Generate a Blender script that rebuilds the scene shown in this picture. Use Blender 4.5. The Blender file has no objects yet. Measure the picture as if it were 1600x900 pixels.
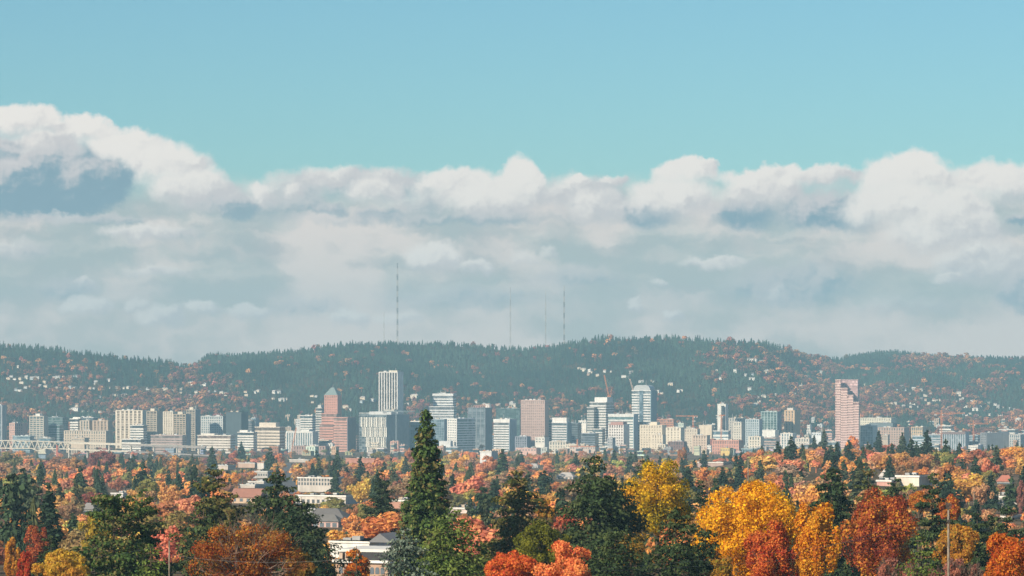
import bpy, math, random
import numpy as np
from mathutils import Vector

# ------------------------------------------------------------------ view constants (1600 px wide photograph)
F, HZ, HC = 5700.0, 572.0, 180.0          # focal length in px, horizon row, camera height in m
scene = bpy.context.scene
COL = scene.collection

# ------------------------------------------------------------------ camera
cam_data = bpy.data.cameras.new("camera")
cam_data.sensor_width = 36.0
cam_data.lens = 36.0 * F / 1600.0
cam_data.shift_y = (HZ - 450.0) / 1600.0
cam_data.clip_start = 1.0
cam_data.clip_end = 120000.0
cam = bpy.data.objects.new("camera", cam_data)
cam.location = (0, 0, HC)
cam.rotation_euler = (math.pi / 2, 0, 0)
COL.objects.link(cam)
scene.camera = cam

# ------------------------------------------------------------------ sun
SUN_AZ, SUN_EL = math.radians(42), math.radians(30)     # degrees to the left of straight behind the camera
to_sun = Vector((-math.sin(SUN_AZ) * math.cos(SUN_EL), -math.cos(SUN_AZ) * math.cos(SUN_EL), math.sin(SUN_EL)))
sun_data = bpy.data.lights.new("sun", 'SUN')
sun_data.energy = 5.0
sun_data.angle = math.radians(0.5)
sun_data.color = (1.0, 0.87, 0.68)
sun = bpy.data.objects.new("sun", sun_data)
sun.rotation_euler = to_sun.to_track_quat('Z', 'Y').to_euler()
sun.location = (-400, -300, 900)
COL.objects.link(sun)

# ------------------------------------------------------------------ node helper
class S:
    """a socket with arithmetic"""
    tree = None
    def __init__(s, k): s.k = k
    @staticmethod
    def math(op, *a, clamp=False):
        n = S.tree.nodes.new('ShaderNodeMath'); n.operation = op; n.use_clamp = clamp
        for i, v in enumerate(a):
            if isinstance(v, S): S.tree.links.new(v.k, n.inputs[i])
            else: n.inputs[i].default_value = v
        return S(n.outputs[0])
    def __add__(s, o): return S.math('ADD', s, o)
    def __radd__(s, o): return S.math('ADD', s, o)
    def __sub__(s, o): return S.math('SUBTRACT', s, o)
    def __rsub__(s, o): return S.math('SUBTRACT', o, s)
    def __mul__(s, o): return S.math('MULTIPLY', s, o)
    def __rmul__(s, o): return S.math('MULTIPLY', s, o)
    def __truediv__(s, o): return S.math('DIVIDE', s, o)
    def madd(s, a, b): return S.math('MULTIPLY_ADD', s, a, b)

def smooth(x, a, b):
    n = S.tree.nodes.new('ShaderNodeMapRange'); n.interpolation_type = 'SMOOTHSTEP'
    S.tree.links.new(x.k, n.inputs[0]); n.inputs[1].default_value = a; n.inputs[2].default_value = b
    return S(n.outputs[0])

def mixc(f, a, b):
    n = S.tree.nodes.new('ShaderNodeMix'); n.data_type = 'RGBA'
    for sock, v in ((n.inputs[0], f), (n.inputs[6], a), (n.inputs[7], b)):
        if isinstance(v, S): S.tree.links.new(v.k, sock)
        elif isinstance(v, (tuple, list)): sock.default_value = (*v, 1)
        else: sock.default_value = v
    return S(n.outputs[2])

def vec(x, y, z=0.0):
    n = S.tree.nodes.new('ShaderNodeCombineXYZ')
    for i, v in enumerate((x, y, z)):
        if isinstance(v, S): S.tree.links.new(v.k, n.inputs[i])
        else: n.inputs[i].default_value = v
    return S(n.outputs[0])

def noise(v, scale, detail=6.0, rough=0.55, lac=2.0):
    n = S.tree.nodes.new('ShaderNodeTexNoise'); n.noise_dimensions = '2D'
    S.tree.links.new(v.k, n.inputs['Vector']); n.inputs['Scale'].default_value = scale
    n.inputs['Detail'].default_value = detail; n.inputs['Roughness'].default_value = rough; n.inputs['Lacunarity'].default_value = lac
    return n

# ------------------------------------------------------------------ sky: Nishita air and a bank of cumulus along the horizon
world = bpy.data.worlds.new("World"); scene.world = world; world.use_nodes = True
wt = world.node_tree; wt.nodes.clear(); S.tree = wt
SKY_K = 0.069
sky = wt.nodes.new('ShaderNodeTexSky'); sky.sky_type = 'NISHITA'; sky.sun_disc = False
sky.sun_elevation = SUN_EL
sky.sun_rotation = math.pi + SUN_AZ            # clockwise from +Y
sky.altitude = 100; sky.air_density = 1.0; sky.dust_density = 0.25; sky.ozone_density = 2.5
hs = wt.nodes.new('ShaderNodeMix'); hs.data_type = 'RGBA'; hs.blend_type = 'MULTIPLY'; hs.inputs[0].default_value = 1
wt.links.new(sky.outputs[0], hs.inputs[6]); hs.inputs[7].default_value = (0.60, 0.91, 0.98, 1)
tc = wt.nodes.new('ShaderNodeTexCoord')
sep = wt.nodes.new('ShaderNodeSeparateXYZ'); wt.links.new(tc.outputs['Generated'], sep.inputs[0])
dx, dy, dz = (S(sep.outputs[i]) for i in range(3))
hor = S.math('SQRT', dx * dx + dy * dy)
AZ = S.math('ARCTAN2', dx, dy) * F + 800.0
U0 = S.math('PINGPONG', AZ + 200.0, 2000.0) - 200.0        # the same bank goes on all round the horizon
V0 = 572.0 - (dz / S.math('MAXIMUM', hor, 0.05)) * F
P0 = vec(U0, V0)
# turbulent edges
na = noise(P0, 1 / 95.0, 3.0, 0.5); nb = noise(P0, 1 / 24.0, 5.0, 0.6)
def chan(n, i):
    s_ = wt.nodes.new('ShaderNodeSeparateColor'); wt.links.new(n.outputs['Color'], s_.inputs[0]); return S(s_.outputs[i])
U = U0 + (chan(na, 0) - 0.5) * 34.0 + (chan(nb, 0) - 0.5) * 27.0
V = V0 + (chan(na, 1) - 0.5) * 28.0 + (chan(nb, 1) - 0.5) * 24.0
# billows inside the clouds, shading painted in as if lit from the upper left
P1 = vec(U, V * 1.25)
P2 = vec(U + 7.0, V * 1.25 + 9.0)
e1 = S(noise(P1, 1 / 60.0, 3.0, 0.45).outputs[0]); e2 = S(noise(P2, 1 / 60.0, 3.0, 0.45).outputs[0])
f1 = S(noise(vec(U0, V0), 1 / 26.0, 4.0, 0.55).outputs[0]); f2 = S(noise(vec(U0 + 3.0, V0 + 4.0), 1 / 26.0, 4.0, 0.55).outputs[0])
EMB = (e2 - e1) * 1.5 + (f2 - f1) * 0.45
streak = S(noise(vec(U * 0.3, V), 1 / 34.0, 4.0, 0.5).outputs[0])
big = S(noise(vec(U * 0.55, V), 1 / 120.0, 4.0, 0.5).outputs[0])
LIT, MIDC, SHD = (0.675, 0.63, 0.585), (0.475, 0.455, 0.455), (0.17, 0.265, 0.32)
air = S(hs.outputs[2])
k = wt.nodes.new('ShaderNodeMix'); k.data_type = 'RGBA'; k.blend_type = 'MULTIPLY'; k.inputs[0].default_value = 1
wt.links.new(air.k, k.inputs[6]); k.inputs[7].default_value = (SKY_K, SKY_K, SKY_K, 1)
col = S(k.outputs[2]); air_col = col
# veil of layered grey cloud under the bank
veil = smooth(V, 262.0, 330.0)
veil_c = mixc(smooth(big + streak * 0.6, 0.62, 0.98), (0.35, 0.355, 0.36), (0.64, 0.555, 0.51))
veil_c = mixc(smooth(V0, 380.0, 540.0), veil_c, mixc(smooth(big, 0.38, 0.64), (0.43, 0.40, 0.385), (0.67, 0.57, 0.515)))
col = mixc(veil * (0.80 + 0.16 * smooth(big, 0.35, 0.6)), col, veil_c)
# cumulus heads, far to near: centre x, y, half width, half height, softness, shade (0 lit .. 1 dark), opacity
PUFFS = [
    (560, 286, 125, 28, .45, .42, .85), (590, 300, 62, 26, .5, .22, .8), (440, 312, 75, 40, .5, .45, .7), (455, 300, 22, 13, .6, .12, .8), (408, 305, 22, 24, .4, .05, .85), (512, 326, 34, 14, .6, .85, .6), (592, 332, 44, 14, .6, .80, .6), (660, 320, 50, 26, .6, .45, .6),
    (905, 312, 75, 42, .5, .40, .85), (700, 290, 55, 30, .35, .12, .95), (745, 305, 66, 40, .4, .10, .95), (775, 322, 62, 40, .45, .10, .95), (812, 298, 40, 56, .22, -.10, 1),
    (900, 283, 22, 12, .5, .08, .9), (955, 286, 24, 14, .5, .10, .9), (935, 326, 50, 32, .5, .22, .85), (660, 342, 330, 13, .9, .62, .45), (1010, 334, 56, 30, .75, .92, .85),
    (1240, 278, 130, 20, .4, .08, .9), (1070, 270, 55, 28, .25, -.15, 1), (1100, 263, 24, 17, .3, -.12, 1), (1050, 315, 76, 46, .35, .0, 1), (1165, 336, 62, 32, .75, .86, .85), (1195, 305, 70, 42, .35, .14, .95), (1298, 328, 92, 40, .6, .84, .95),
    (1560, 295, 105, 42, .35, .0, 1), (1415, 285, 72, 48, .22, -.20, 1), (1400, 332, 95, 50, .35, .0, 1), (1500, 336, 60, 40, .35, .02, 1), (1480, 368, 110, 45, .5, .14, .9), (1530, 422, 90, 45, .5, .26, .8), (1520, 398, 24, 13, .4, .0, .8), (1482, 437, 36, 12, .5, .08, .7), (1592, 462, 52, 30, .6, .80, .7), (1598, 346, 26, 11, .6, .9, .7),
    (135, 214, 50, 32, .22, -.20, 1), (200, 245, 70, 40, .3, -.10, 1), (255, 266, 76, 42, .35, .0, 1), (305, 300, 70, 42, .4, .10, .95), (335, 308, 50, 38, .5, .38, .8), (372, 326, 30, 28, .5, .88, .65),
    (35, 200, 76, 33, .25, -.05, 1), (70, 232, 70, 28, .45, .32, .9), (85, 286, 132, 58, .3, 1.0, 1), (152, 288, 62, 42, .25, 1.0, .95), (20, 302, 92, 44, .4, .98, .95), (-2, 238, 40, 26, .4, .55, .9), (130, 345, 140, 12, .7, .55, .6),
    (230, 366, 92, 16, .55, .15, .75), (30, 396, 62, 25, .7, .22, .6), (250, 426, 62, 13, .7, .15, .6), (680, 404, 52, 28, .4, .0, .85), (745, 416, 24, 15, .5, .0, .75), (135, 446, 20, 14, .5, .0, .75), (140, 478, 46, 20, .5, .05, .75), (215, 478, 18, 14, .6, .1, .6), (100, 448, 50, 24, .8, .62, .5),
    (255, 500, 42, 22, .5, .06, .7), (320, 487, 32, 16, .5, .04, .75), (390, 492, 42, 16, .5, .06, .7), (480, 484, 80, 24, .8, .56, .55), (550, 500, 34, 18, .5, .05, .75), (620, 496, 42, 18, .6, .10, .65),
    (1120, 412, 64, 14, .55, .02, .75), (1240, 444, 125, 40, .8, .60, .65), (1033, 442, 16, 9, .6, .05, .6), (992, 475, 15, 12, .5, .0, .75), (1047, 493, 17, 14, .5, .0, .75), (1222, 462, 20, 18, .7, .1, .5), (900, 432, 85, 28, .8, .58, .5), (820, 405, 34, 18, .7, .12, .55), (860, 395, 16, 14, .6, .0, .5), (700, 468, 150, 28, .9, .55, .5), (1420, 480, 120, 20, .8, .2, .4),
]
base_col = col
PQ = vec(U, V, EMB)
def vmath(op, a, b=None, c=None):
    n = S.tree.nodes.new('ShaderNodeVectorMath'); n.operation = op
    for i, v in enumerate((a, b, c)):
        if isinstance(v, S): S.tree.links.new(v.k, n.inputs[i])
        elif v is not None: n.inputs[i].default_value = v
    return S(n.outputs[1] if op in ('LENGTH', 'DOT_PRODUCT') else n.outputs[0])
def cloud_strip(u0, u1):
    """the heads that reach into one slice of the horizon, as a node group"""
    T = bpy.data.node_groups.new('cloud_heads', 'ShaderNodeTree'); S.tree = T
    T.interface.new_socket('Place', in_out='INPUT', socket_type='NodeSocketVector'); T.interface.new_socket('Behind', in_out='INPUT', socket_type='NodeSocketColor')
    T.interface.new_socket('Sky', in_out='OUTPUT', socket_type='NodeSocketShader')
    gi = T.nodes.new('NodeGroupInput'); go = T.nodes.new('NodeGroupOutput')
    pq, c = S(gi.outputs[0]), S(gi.outputs[1])
    for (cx, cy, rx, ry, soft, sh, op) in PUFFS:
        if cx + rx * 1.1 + 48 < u0 or cx - rx * 1.1 - 48 > u1: continue
        w = vmath('MULTIPLY_ADD', pq, (1 / rx, 1 / ry, 1.0), (-cx / rx, -cy / ry, 0.62 - sh))
        d = vmath('LENGTH', vmath('MULTIPLY', w, (1, 1, 0)))
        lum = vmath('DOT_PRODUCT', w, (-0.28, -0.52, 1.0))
        a = T.nodes.new('ShaderNodeMapRange'); a.interpolation_type = 'SMOOTHSTEP'
        T.links.new(d.k, a.inputs[0])
        for q, v in zip(a.inputs[1:5], (1.12, 1.04 - soft * 0.85, 0.0, min(1.0, op * 1.15))): q.default_value = v
        al = S(a.outputs[0])
        if sh < .6: al = al * smooth(vmath('DOT_PRODUCT', w, (0, 1, 0)), 1.0, -0.1)      # bases dissolve
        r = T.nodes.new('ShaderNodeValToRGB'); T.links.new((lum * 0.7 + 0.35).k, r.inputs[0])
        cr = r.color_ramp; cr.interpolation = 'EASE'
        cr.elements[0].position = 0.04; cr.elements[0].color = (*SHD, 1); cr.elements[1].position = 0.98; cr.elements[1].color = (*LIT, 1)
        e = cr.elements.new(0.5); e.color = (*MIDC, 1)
        c = mixc(al, c, S(r.outputs[0]))
    b = T.nodes.new('ShaderNodeBackground'); T.links.new(c.k, b.inputs['Color']); T.links.new(b.outputs[0], go.inputs[0])
    S.tree = wt
    g = wt.nodes.new('ShaderNodeGroup'); g.node_tree = T
    wt.links.new(PQ.k, g.inputs[0]); wt.links.new(base_col.k, g.inputs[1]); return g.outputs[0]
def split(cond, lo, hi):
    n = wt.nodes.new('ShaderNodeMixShader'); wt.links.new(cond.k, n.inputs[0]); wt.links.new(lo, n.inputs[1]); wt.links.new(hi, n.inputs[2]); return n.outputs[0]
def strips(u0, u1, n):
    if n == 1: return cloud_strip(u0, u1)
    um = (u0 + u1) / 2
    return split(S.math('GREATER_THAN', U0, um), strips(u0, um, n // 2), strips(um, u1, n // 2))
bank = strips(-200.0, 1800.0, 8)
clear = wt.nodes.new('ShaderNodeBackground'); wt.links.new(air_col.k, clear.inputs['Color'])
below = wt.nodes.new('ShaderNodeBackground'); below.inputs['Color'].default_value = (0.12, 0.115, 0.10, 1)   # dim light off the land beyond
sky_all = split(S.math('GREATER_THAN', V0, 110.0), clear.outputs[0], bank)
sky_all = split(S.math('GREATER_THAN', V0, 590.0), sky_all, below.outputs[0])
wo = wt.nodes.new('ShaderNodeOutputWorld'); wt.links.new(sky_all, wo.inputs['Surface'])
world.cycles.sampling_method = 'MANUAL'; world.cycles.sample_map_resolution = 1024

# ------------------------------------------------------------------ exposure and sampling
scene.view_settings.view_transform = 'Standard'
scene.view_settings.look = 'None'
scene.view_settings.exposure = 0.5
scene.view_settings.gamma = 1.0
scene.view_settings.use_curve_mapping = False
cy = scene.cycles
cy.max_bounces = 5; cy.diffuse_bounces = 2; cy.glossy_bounces = 2; cy.transmission_bounces = 2; cy.volume_bounces = 0
cy.transparent_max_bounces = 6
cy.use_denoising = True
try:
    cy.denoiser = 'OPENIMAGEDENOISE'; cy.denoising_input_passes = 'RGB_ALBEDO_NORMAL'; cy.denoising_prefilter = 'ACCURATE'
except Exception: pass
cy.sample_clamp_indirect = 4.0
cy.pixel_filter_type = 'BLACKMAN_HARRIS'; cy.filter_width = 1.5

# ------------------------------------------------------------------ value noise
def hash2(i, j, seed):
    n = (i * 374761393 + j * 668265263 + seed * 974634777) & 0xffffffff
    n = ((n ^ (n >> 13)) * 1274126177) & 0xffffffff
    return ((n ^ (n >> 16)) & 0xffff) / 65535.0
def vnoise(x, y, seed=0):
    x = np.asarray(x, float); y = np.asarray(y, float)
    xi = np.floor(x).astype(np.int64); yi = np.floor(y).astype(np.int64)
    fx = x - xi; fy = y - yi; fx = fx * fx * (3 - 2 * fx); fy = fy * fy * (3 - 2 * fy)
    a = hash2(xi, yi, seed); b = hash2(xi + 1, yi, seed); c = hash2(xi, yi + 1, seed); d = hash2(xi + 1, yi + 1, seed)
    return (a * (1 - fx) + b * fx) * (1 - fy) + (c * (1 - fx) + d * fx) * fy
def fbm(x, y, seed=0, o=3):
    t = 0; w = 0.5; s = 0
    for i in range(o):
        t = t + w * vnoise(x * 2 ** i, y * 2 ** i, seed + i); s += w; w *= 0.5
    return t / s
def sstep(x, a, b):
    t = np.clip((x - a) / (b - a), 0, 1); return t * t * (3 - 2 * t)

# ------------------------------------------------------------------ terrain heights
GY = [-2000, 0, 150, 300, 450, 600, 800, 1100, 1500, 2000, 2600, 3300, 4200, 5000, 5600, 6200, 9000, 60000]
GD = [4, 4, 16, 27, 36, 42, 47, 55, 63.5, 73, 85, 98, 116, 131, 140, 147, 150, 150]
GR = [4, 4, 16, 27, 36, 42, 47, 53, 55, 57, 66, 82, 110, 130, 140, 147, 150, 150]
def ground(x, Y):
    x = np.asarray(x, float); Y = np.asarray(Y, float)
    u = x / np.maximum(Y, 300)
    s = sstep(u, 0.035, 0.085)
    drop = np.interp(Y, GY, GD) * (1 - s) + np.interp(Y, GY, GR) * s
    env = sstep(Y, 200, 900) * (1 - sstep(Y, 4800, 5600))
    return HC - drop + (fbm(x / 260 + 9, Y / 420, 3) - 0.5) * 7 * env
RX = [-700, -300, -100, 0, 60, 120, 165, 200, 260, 293, 330, 390, 450, 520, 560, 640, 700, 750, 800, 860, 900, 950, 1000, 1050, 1100, 1150, 1190, 1220, 1250, 1280, 1310, 1350, 1400, 1430, 1480, 1550, 1600, 1750, 2000, 2400]
RYY = [545, 540, 536, 533, 537, 545, 548, 555, 560, 566, 549, 548, 543, 535, 531, 530, 531, 536, 540, 538, 528, 523, 524, 521, 526, 530, 528, 535, 548, 555, 556, 548, 544, 548, 553, 553, 554, 550, 548, 552]
def ridge_y(u):
    px = 800 + F * u
    return np.interp(px, [-700, 250, 330, 1180, 1330, 2400], [8250, 8250, 8800, 8800, 10400, 10400])
def hills(x, Y):
    x = np.asarray(x, float); Y = np.asarray(Y, float)
    u = x / Y; px = 800 + F * u
    Yr = ridge_y(u)
    zr = HC + (HZ - (np.interp(px, RX, RYY) + 8)) * Yr / F
    t = (Y - 7050) / (Yr - 7050)
    tc_ = np.clip(t, 0, 1)
    z = 27 + (zr - 27) * (0.78 * tc_ + 0.22 * tc_ * tc_)
    spur = (fbm(x / 330 + 40, Y / 900 + 3, 11, 3) - 0.5) * 140 * np.sin(np.pi * np.clip(tc_ * 1.02, 0, 1)) ** 0.8
    z = z + spur
    z = np.where(t > 1, zr - (Y - Yr) * 0.22, z)
    return np.where(t < 0, 25.0 + (Y - 7050) * 0.03, z)
def terrain(x, Y): return np.where(np.asarray(Y) > 7050, np.maximum(hills(x, Y), ground(x, Y)), ground(x, Y))
def WX(px, Y): return (px - 800.0) * Y / F
def WZ(py, Y): return HC + (HZ - py) * Y / F

# ------------------------------------------------------------------ mesh helpers
def mesh_np(name, verts, faces, attrs=None, smooth_=False):
    """faces: (n,k) array"""
    verts = np.ascontiguousarray(verts, np.float32); faces = np.ascontiguousarray(faces, np.int32)
    m = bpy.data.meshes.new(name); n, kk = faces.shape
    m.vertices.add(len(verts)); m.vertices.foreach_set("co", verts.ravel())
    m.loops.add(n * kk); m.loops.foreach_set("vertex_index", faces.ravel())
    m.polygons.add(n); m.polygons.foreach_set("loop_start", np.arange(0, n * kk, kk, dtype=np.int32))
    m.polygons.foreach_set("loop_total", np.full(n, kk, np.int32))
    m.polygons.foreach_set("use_smooth", np.full(n, bool(smooth_)))
    m.update(calc_edges=True)
    for an, (typ, dom, data) in (attrs or {}).items():
        at = m.attributes.new(an, typ, dom)
        at.data.foreach_set("color" if typ == 'FLOAT_COLOR' else "value", np.ascontiguousarray(data, np.float32 if typ != 'INT' else np.int32).ravel())
    return m
def link(name, data, mat=None, parent=None, loc=None, rotz=None, color=None, kind=None):
    o = bpy.data.objects.new(name, data); COL.objects.link(o)
    if mat is not None and data is not None and not data.materials: data.materials.append(mat)
    if parent is not None: o.parent = parent
    if loc is not None: o.location = loc
    if rotz is not None: o.rotation_euler = (0, 0, rotz)
    if color is not None: o.color = (*color, 1)
    if kind: o["kind"] = kind
    return o
def tag(o, label, cat, group=None):
    o["label"] = label; o["category"] = cat
    if group: o["group"] = group
    return o
BOXF = np.array([[0, 3, 2, 1], [4, 5, 6, 7], [0, 1, 5, 4], [1, 2, 6, 5], [2, 3, 7, 6], [3, 0, 4, 7]])
def box_v(x0, x1, y0, y1, z0, z1):
    return np.array([[x0, y0, z0], [x1, y0, z0], [x1, y1, z0], [x0, y1, z0], [x0, y0, z1], [x1, y0, z1], [x1, y1, z1], [x0, y1, z1]], float)
_boxc = {}
def box_mesh(name, b, mat):
    key = (name, tuple(round(v, 3) for v in b), mat.name)
    if key not in _boxc:
        m = mesh_np(name, box_v(*b), BOXF); m.materials.append(mat); _boxc[key] = m
    return _boxc[key]
class MB:
    """collects boxes, bars and prisms into one mesh"""
    def __init__(s): s.v = []; s.f = []; s.n = 0
    def add(s, v, f):
        s.v.append(np.asarray(v, float)); s.f += [[i + s.n for i in q] for q in f]; s.n += len(v); return s
    def box(s, *b): return s.add(box_v(*b), BOXF.tolist())
    def bar(s, a, b, w, w2=None, sides=4):
        a = Vector(a); b = Vector(b); d = (b - a)
        if d.length < 1e-6: return s
        d.normalize(); up = Vector((0, 0, 1)) if abs(d.z) < 0.9 else Vector((0, 1, 0))
        x = d.cross(up).normalized(); y = d.cross(x).normalized(); w2 = w if w2 is None else w2
        vs = []
        for p, r in ((a, w), (b, w2)):
            for i in range(sides):
                t = 2 * math.pi * (i + 0.5) / sides
                vs.append(p + x * (r * math.cos(t)) + y * (r * math.sin(t)))
        fs = [[i, (i + 1) % sides, sides + (i + 1) % sides, sides + i] for i in range(sides)] + [list(range(sides))[::-1], list(range(sides, 2 * sides))]
        return s.add([tuple(v) for v in vs], fs)
    def mesh(s, name, mat=None):
        m = bpy.data.meshes.new(name); m.from_pydata(np.concatenate(s.v).tolist(), [], s.f); m.update()
        if mat: m.materials.append(mat)
        return m

# ------------------------------------------------------------------ materials
_mats = {}
def new_mat(name):
    m = bpy.data.materials.new(name); m.use_nodes = True; m.node_tree.nodes.clear(); S.tree = m.node_tree
    return m
def nd(t): return S.tree.nodes.new(t)
def lk(a, b): S.tree.links.new(a, b)
def out_surface(sock):
    o = nd('ShaderNodeOutputMaterial'); lk(sock, o.inputs['Surface'])
def hexs(c): return '_'.join('%02d' % int(v * 99) for v in c)
def wall_mat(c, rough=0.8):
    """painted or cast wall: slight blotches and vertical rain streaks"""
    key = ('wall', c, rough)
    if key in _mats: return _mats[key]
    m = new_mat('wall_paint_' + hexs(c))
    t = nd('ShaderNodeTexCoord')
    n1 = nd('ShaderNodeTexNoise'); n1.inputs['Scale'].default_value = 0.12; n1.inputs['Detail'].default_value = 4; lk(t.outputs['Object'], n1.inputs['Vector'])
    mp = nd('ShaderNodeMapping'); mp.inputs['Scale'].default_value = (0.7, 0.7, 0.06); lk(t.outputs['Object'], mp.inputs[0])
    n2 = nd('ShaderNodeTexNoise'); n2.inputs['Scale'].default_value = 1.0; n2.inputs['Detail'].default_value = 3; lk(mp.outputs[0], n2.inputs['Vector'])
    f = S(n1.outputs[0]) * 0.5 + S(n2.outputs[0]) * 0.5
    cc = mixc(smooth(f, 0.3, 0.7), tuple(v * 0.78 for v in c), tuple(min(1, v * 1.1) for v in c))
    p = nd('ShaderNodeBsdfPrincipled'); lk(cc.k, p.inputs['Base Color']); p.inputs['Roughness'].default_value = rough
    p.inputs['Specular IOR Level'].default_value = 0.25
    out_surface(p.outputs[0]); _mats[key] = m; return m
def glass_mat(c, rough=0.22, fh=3.6, bay=3.0, vary=0.5):
    """window glass; rooms differ: blinds down, blinds up"""
    key = ('glass', c, rough, fh, bay, vary)
    if key in _mats: return _mats[key]
    m = new_mat('window_glass_' + hexs(c))
    t = nd('ShaderNodeTexCoord'); sp = nd('ShaderNodeSeparateXYZ'); lk(t.outputs['Object'], sp.inputs[0])
    g = vec(S.math('FLOOR', (S(sp.outputs[0]) + S(sp.outputs[1]) + 400.0) / bay), S.math('FLOOR', S(sp.outputs[2]) / fh))
    w = nd('ShaderNodeTexWhiteNoise'); w.noise_dimensions = '2D'; lk(g.k, w.inputs['Vector'])
    r = S(w.outputs['Value'])
    cc = mixc(smooth(r, 1 - vary, 1.05), c, tuple(min(1, v * 1.4 + 0.10) for v in c))
    cc = mixc(smooth(r, 0.4, 0.0) * 0.5, cc, tuple(v * 0.45 for v in c))
    p = nd('ShaderNodeBsdfPrincipled'); lk(cc.k, p.inputs['Base Color']); p.inputs['Roughness'].default_value = rough
    p.inputs['Specular IOR Level'].default_value = 0.6
    out_surface(p.outputs[0]); _mats[key] = m; return m
def roof_mat(c): return wall_mat(c, 0.9)
def metal_mat(c, rough=0.5, metallic=0.0):
    key = ('metal', c, rough, metallic)
    if key in _mats: return _mats[key]
    m = new_mat('painted_steel_' + hexs(c))
    t = nd('ShaderNodeTexCoord'); n1 = nd('ShaderNodeTexNoise'); n1.inputs['Scale'].default_value = 0.8; n1.inputs['Detail'].default_value = 5; lk(t.outputs['Object'], n1.inputs['Vector'])
    cc = mixc(smooth(S(n1.outputs[0]), 0.4, 0.75), c, tuple(v * 0.75 for v in c))
    p = nd('ShaderNodeBsdfPrincipled'); lk(cc.k, p.inputs['Base Color']); p.inputs['Roughness'].default_value = rough; p.inputs['Metallic'].default_value = metallic
    out_surface(p.outputs[0]); _mats[key] = m; return m
def leaf_mat(name, cols=None, source='OBJECT', patch=0.25, trans=0.28, vary=0.55):
    """foliage: per-leaf variation, patches of a second and third tint; cols None = the object's own colour"""
    m = new_mat(name)
    at = nd('ShaderNodeAttribute'); at.attribute_name = 'rnd'; r = S(at.outputs['Fac'])
    t = nd('ShaderNodeTexCoord'); n1 = nd('ShaderNodeTexNoise'); n1.inputs['Scale'].default_value = patch; n1.inputs['Detail'].default_value = 3
    lk(t.outputs['Object'], n1.inputs['Vector']); pn = S(n1.outputs[0])
    if cols is None:
        if source == 'OBJECT':
            oi = nd('ShaderNodeObjectInfo'); base = S(oi.outputs['Color']); ornd = S(oi.outputs['Random'])
            off = vec(ornd * 37.0, ornd * 91.0, ornd * 13.0); va = nd('ShaderNodeVectorMath'); lk(t.outputs['Object'], va.inputs[0]); lk(off.k, va.inputs[1]); lk(va.outputs[0], n1.inputs['Vector'])
        else:
            ai = nd('ShaderNodeAttribute'); ai.attribute_type = 'INSTANCER'; ai.attribute_name = 'col'; base = S(ai.outputs['Color'])
        h = nd('ShaderNodeHueSaturation'); lk(base.k, h.inputs['Color'])
        lk((pn * 0.07 + r * 0.03 + 0.452).k, h.inputs['Hue']); lk((r * vary + (pn - 0.5) * 0.5 + (1 - vary * 0.5)).k, h.inputs['Value'])
        c = S(h.outputs[0])
    else:
        c = mixc(smooth(pn + (r - 0.5) * 0.22, 0.40, 0.52), cols[0], cols[1])
        if len(cols) > 2: c = mixc(smooth(pn + (r - 0.5) * 0.25, 0.56, 0.66), c, cols[2])
        h = nd('ShaderNodeHueSaturation'); lk(c.k, h.inputs['Color']); lk((r * 0.03 + 0.485).k, h.inputs['Hue']); lk((r * vary + (1 - vary * 0.5)).k, h.inputs['Value'])
        c = S(h.outputs[0])
    d = nd('ShaderNodeBsdfDiffuse'); lk(c.k, d.inputs[0]); tr = nd('ShaderNodeBsdfTranslucent'); lk(c.k, tr.inputs[0])
    mx = nd('ShaderNodeMixShader'); mx.inputs[0].default_value = trans; lk(d.outputs[0], mx.inputs[1]); lk(tr.outputs[0], mx.inputs[2])
    out_surface(mx.outputs[0]); return m
def bark_mat(name, c):
    m = new_mat(name); t = nd('ShaderNodeTexCoord')
    mp = nd('ShaderNodeMapping'); mp.inputs['Scale'].default_value = (5, 5, 0.8); lk(t.outputs['Object'], mp.inputs[0])
    n1 = nd('ShaderNodeTexNoise'); n1.inputs['Scale'].default_value = 1.5; n1.inputs['Detail'].default_value = 6; lk(mp.outputs[0], n1.inputs['Vector'])
    cc = mixc(smooth(S(n1.outputs[0]), 0.35, 0.65), tuple(v * 0.5 for v in c), c)
    p = nd('ShaderNodeBsdfDiffuse'); lk(cc.k, p.inputs[0]); out_surface(p.outputs[0]); return m
BARK = bark_mat('bark_brown', (0.13, 0.095, 0.07)); BARK_PALE = bark_mat('bark_pale', (0.26, 0.18, 0.14))

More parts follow.
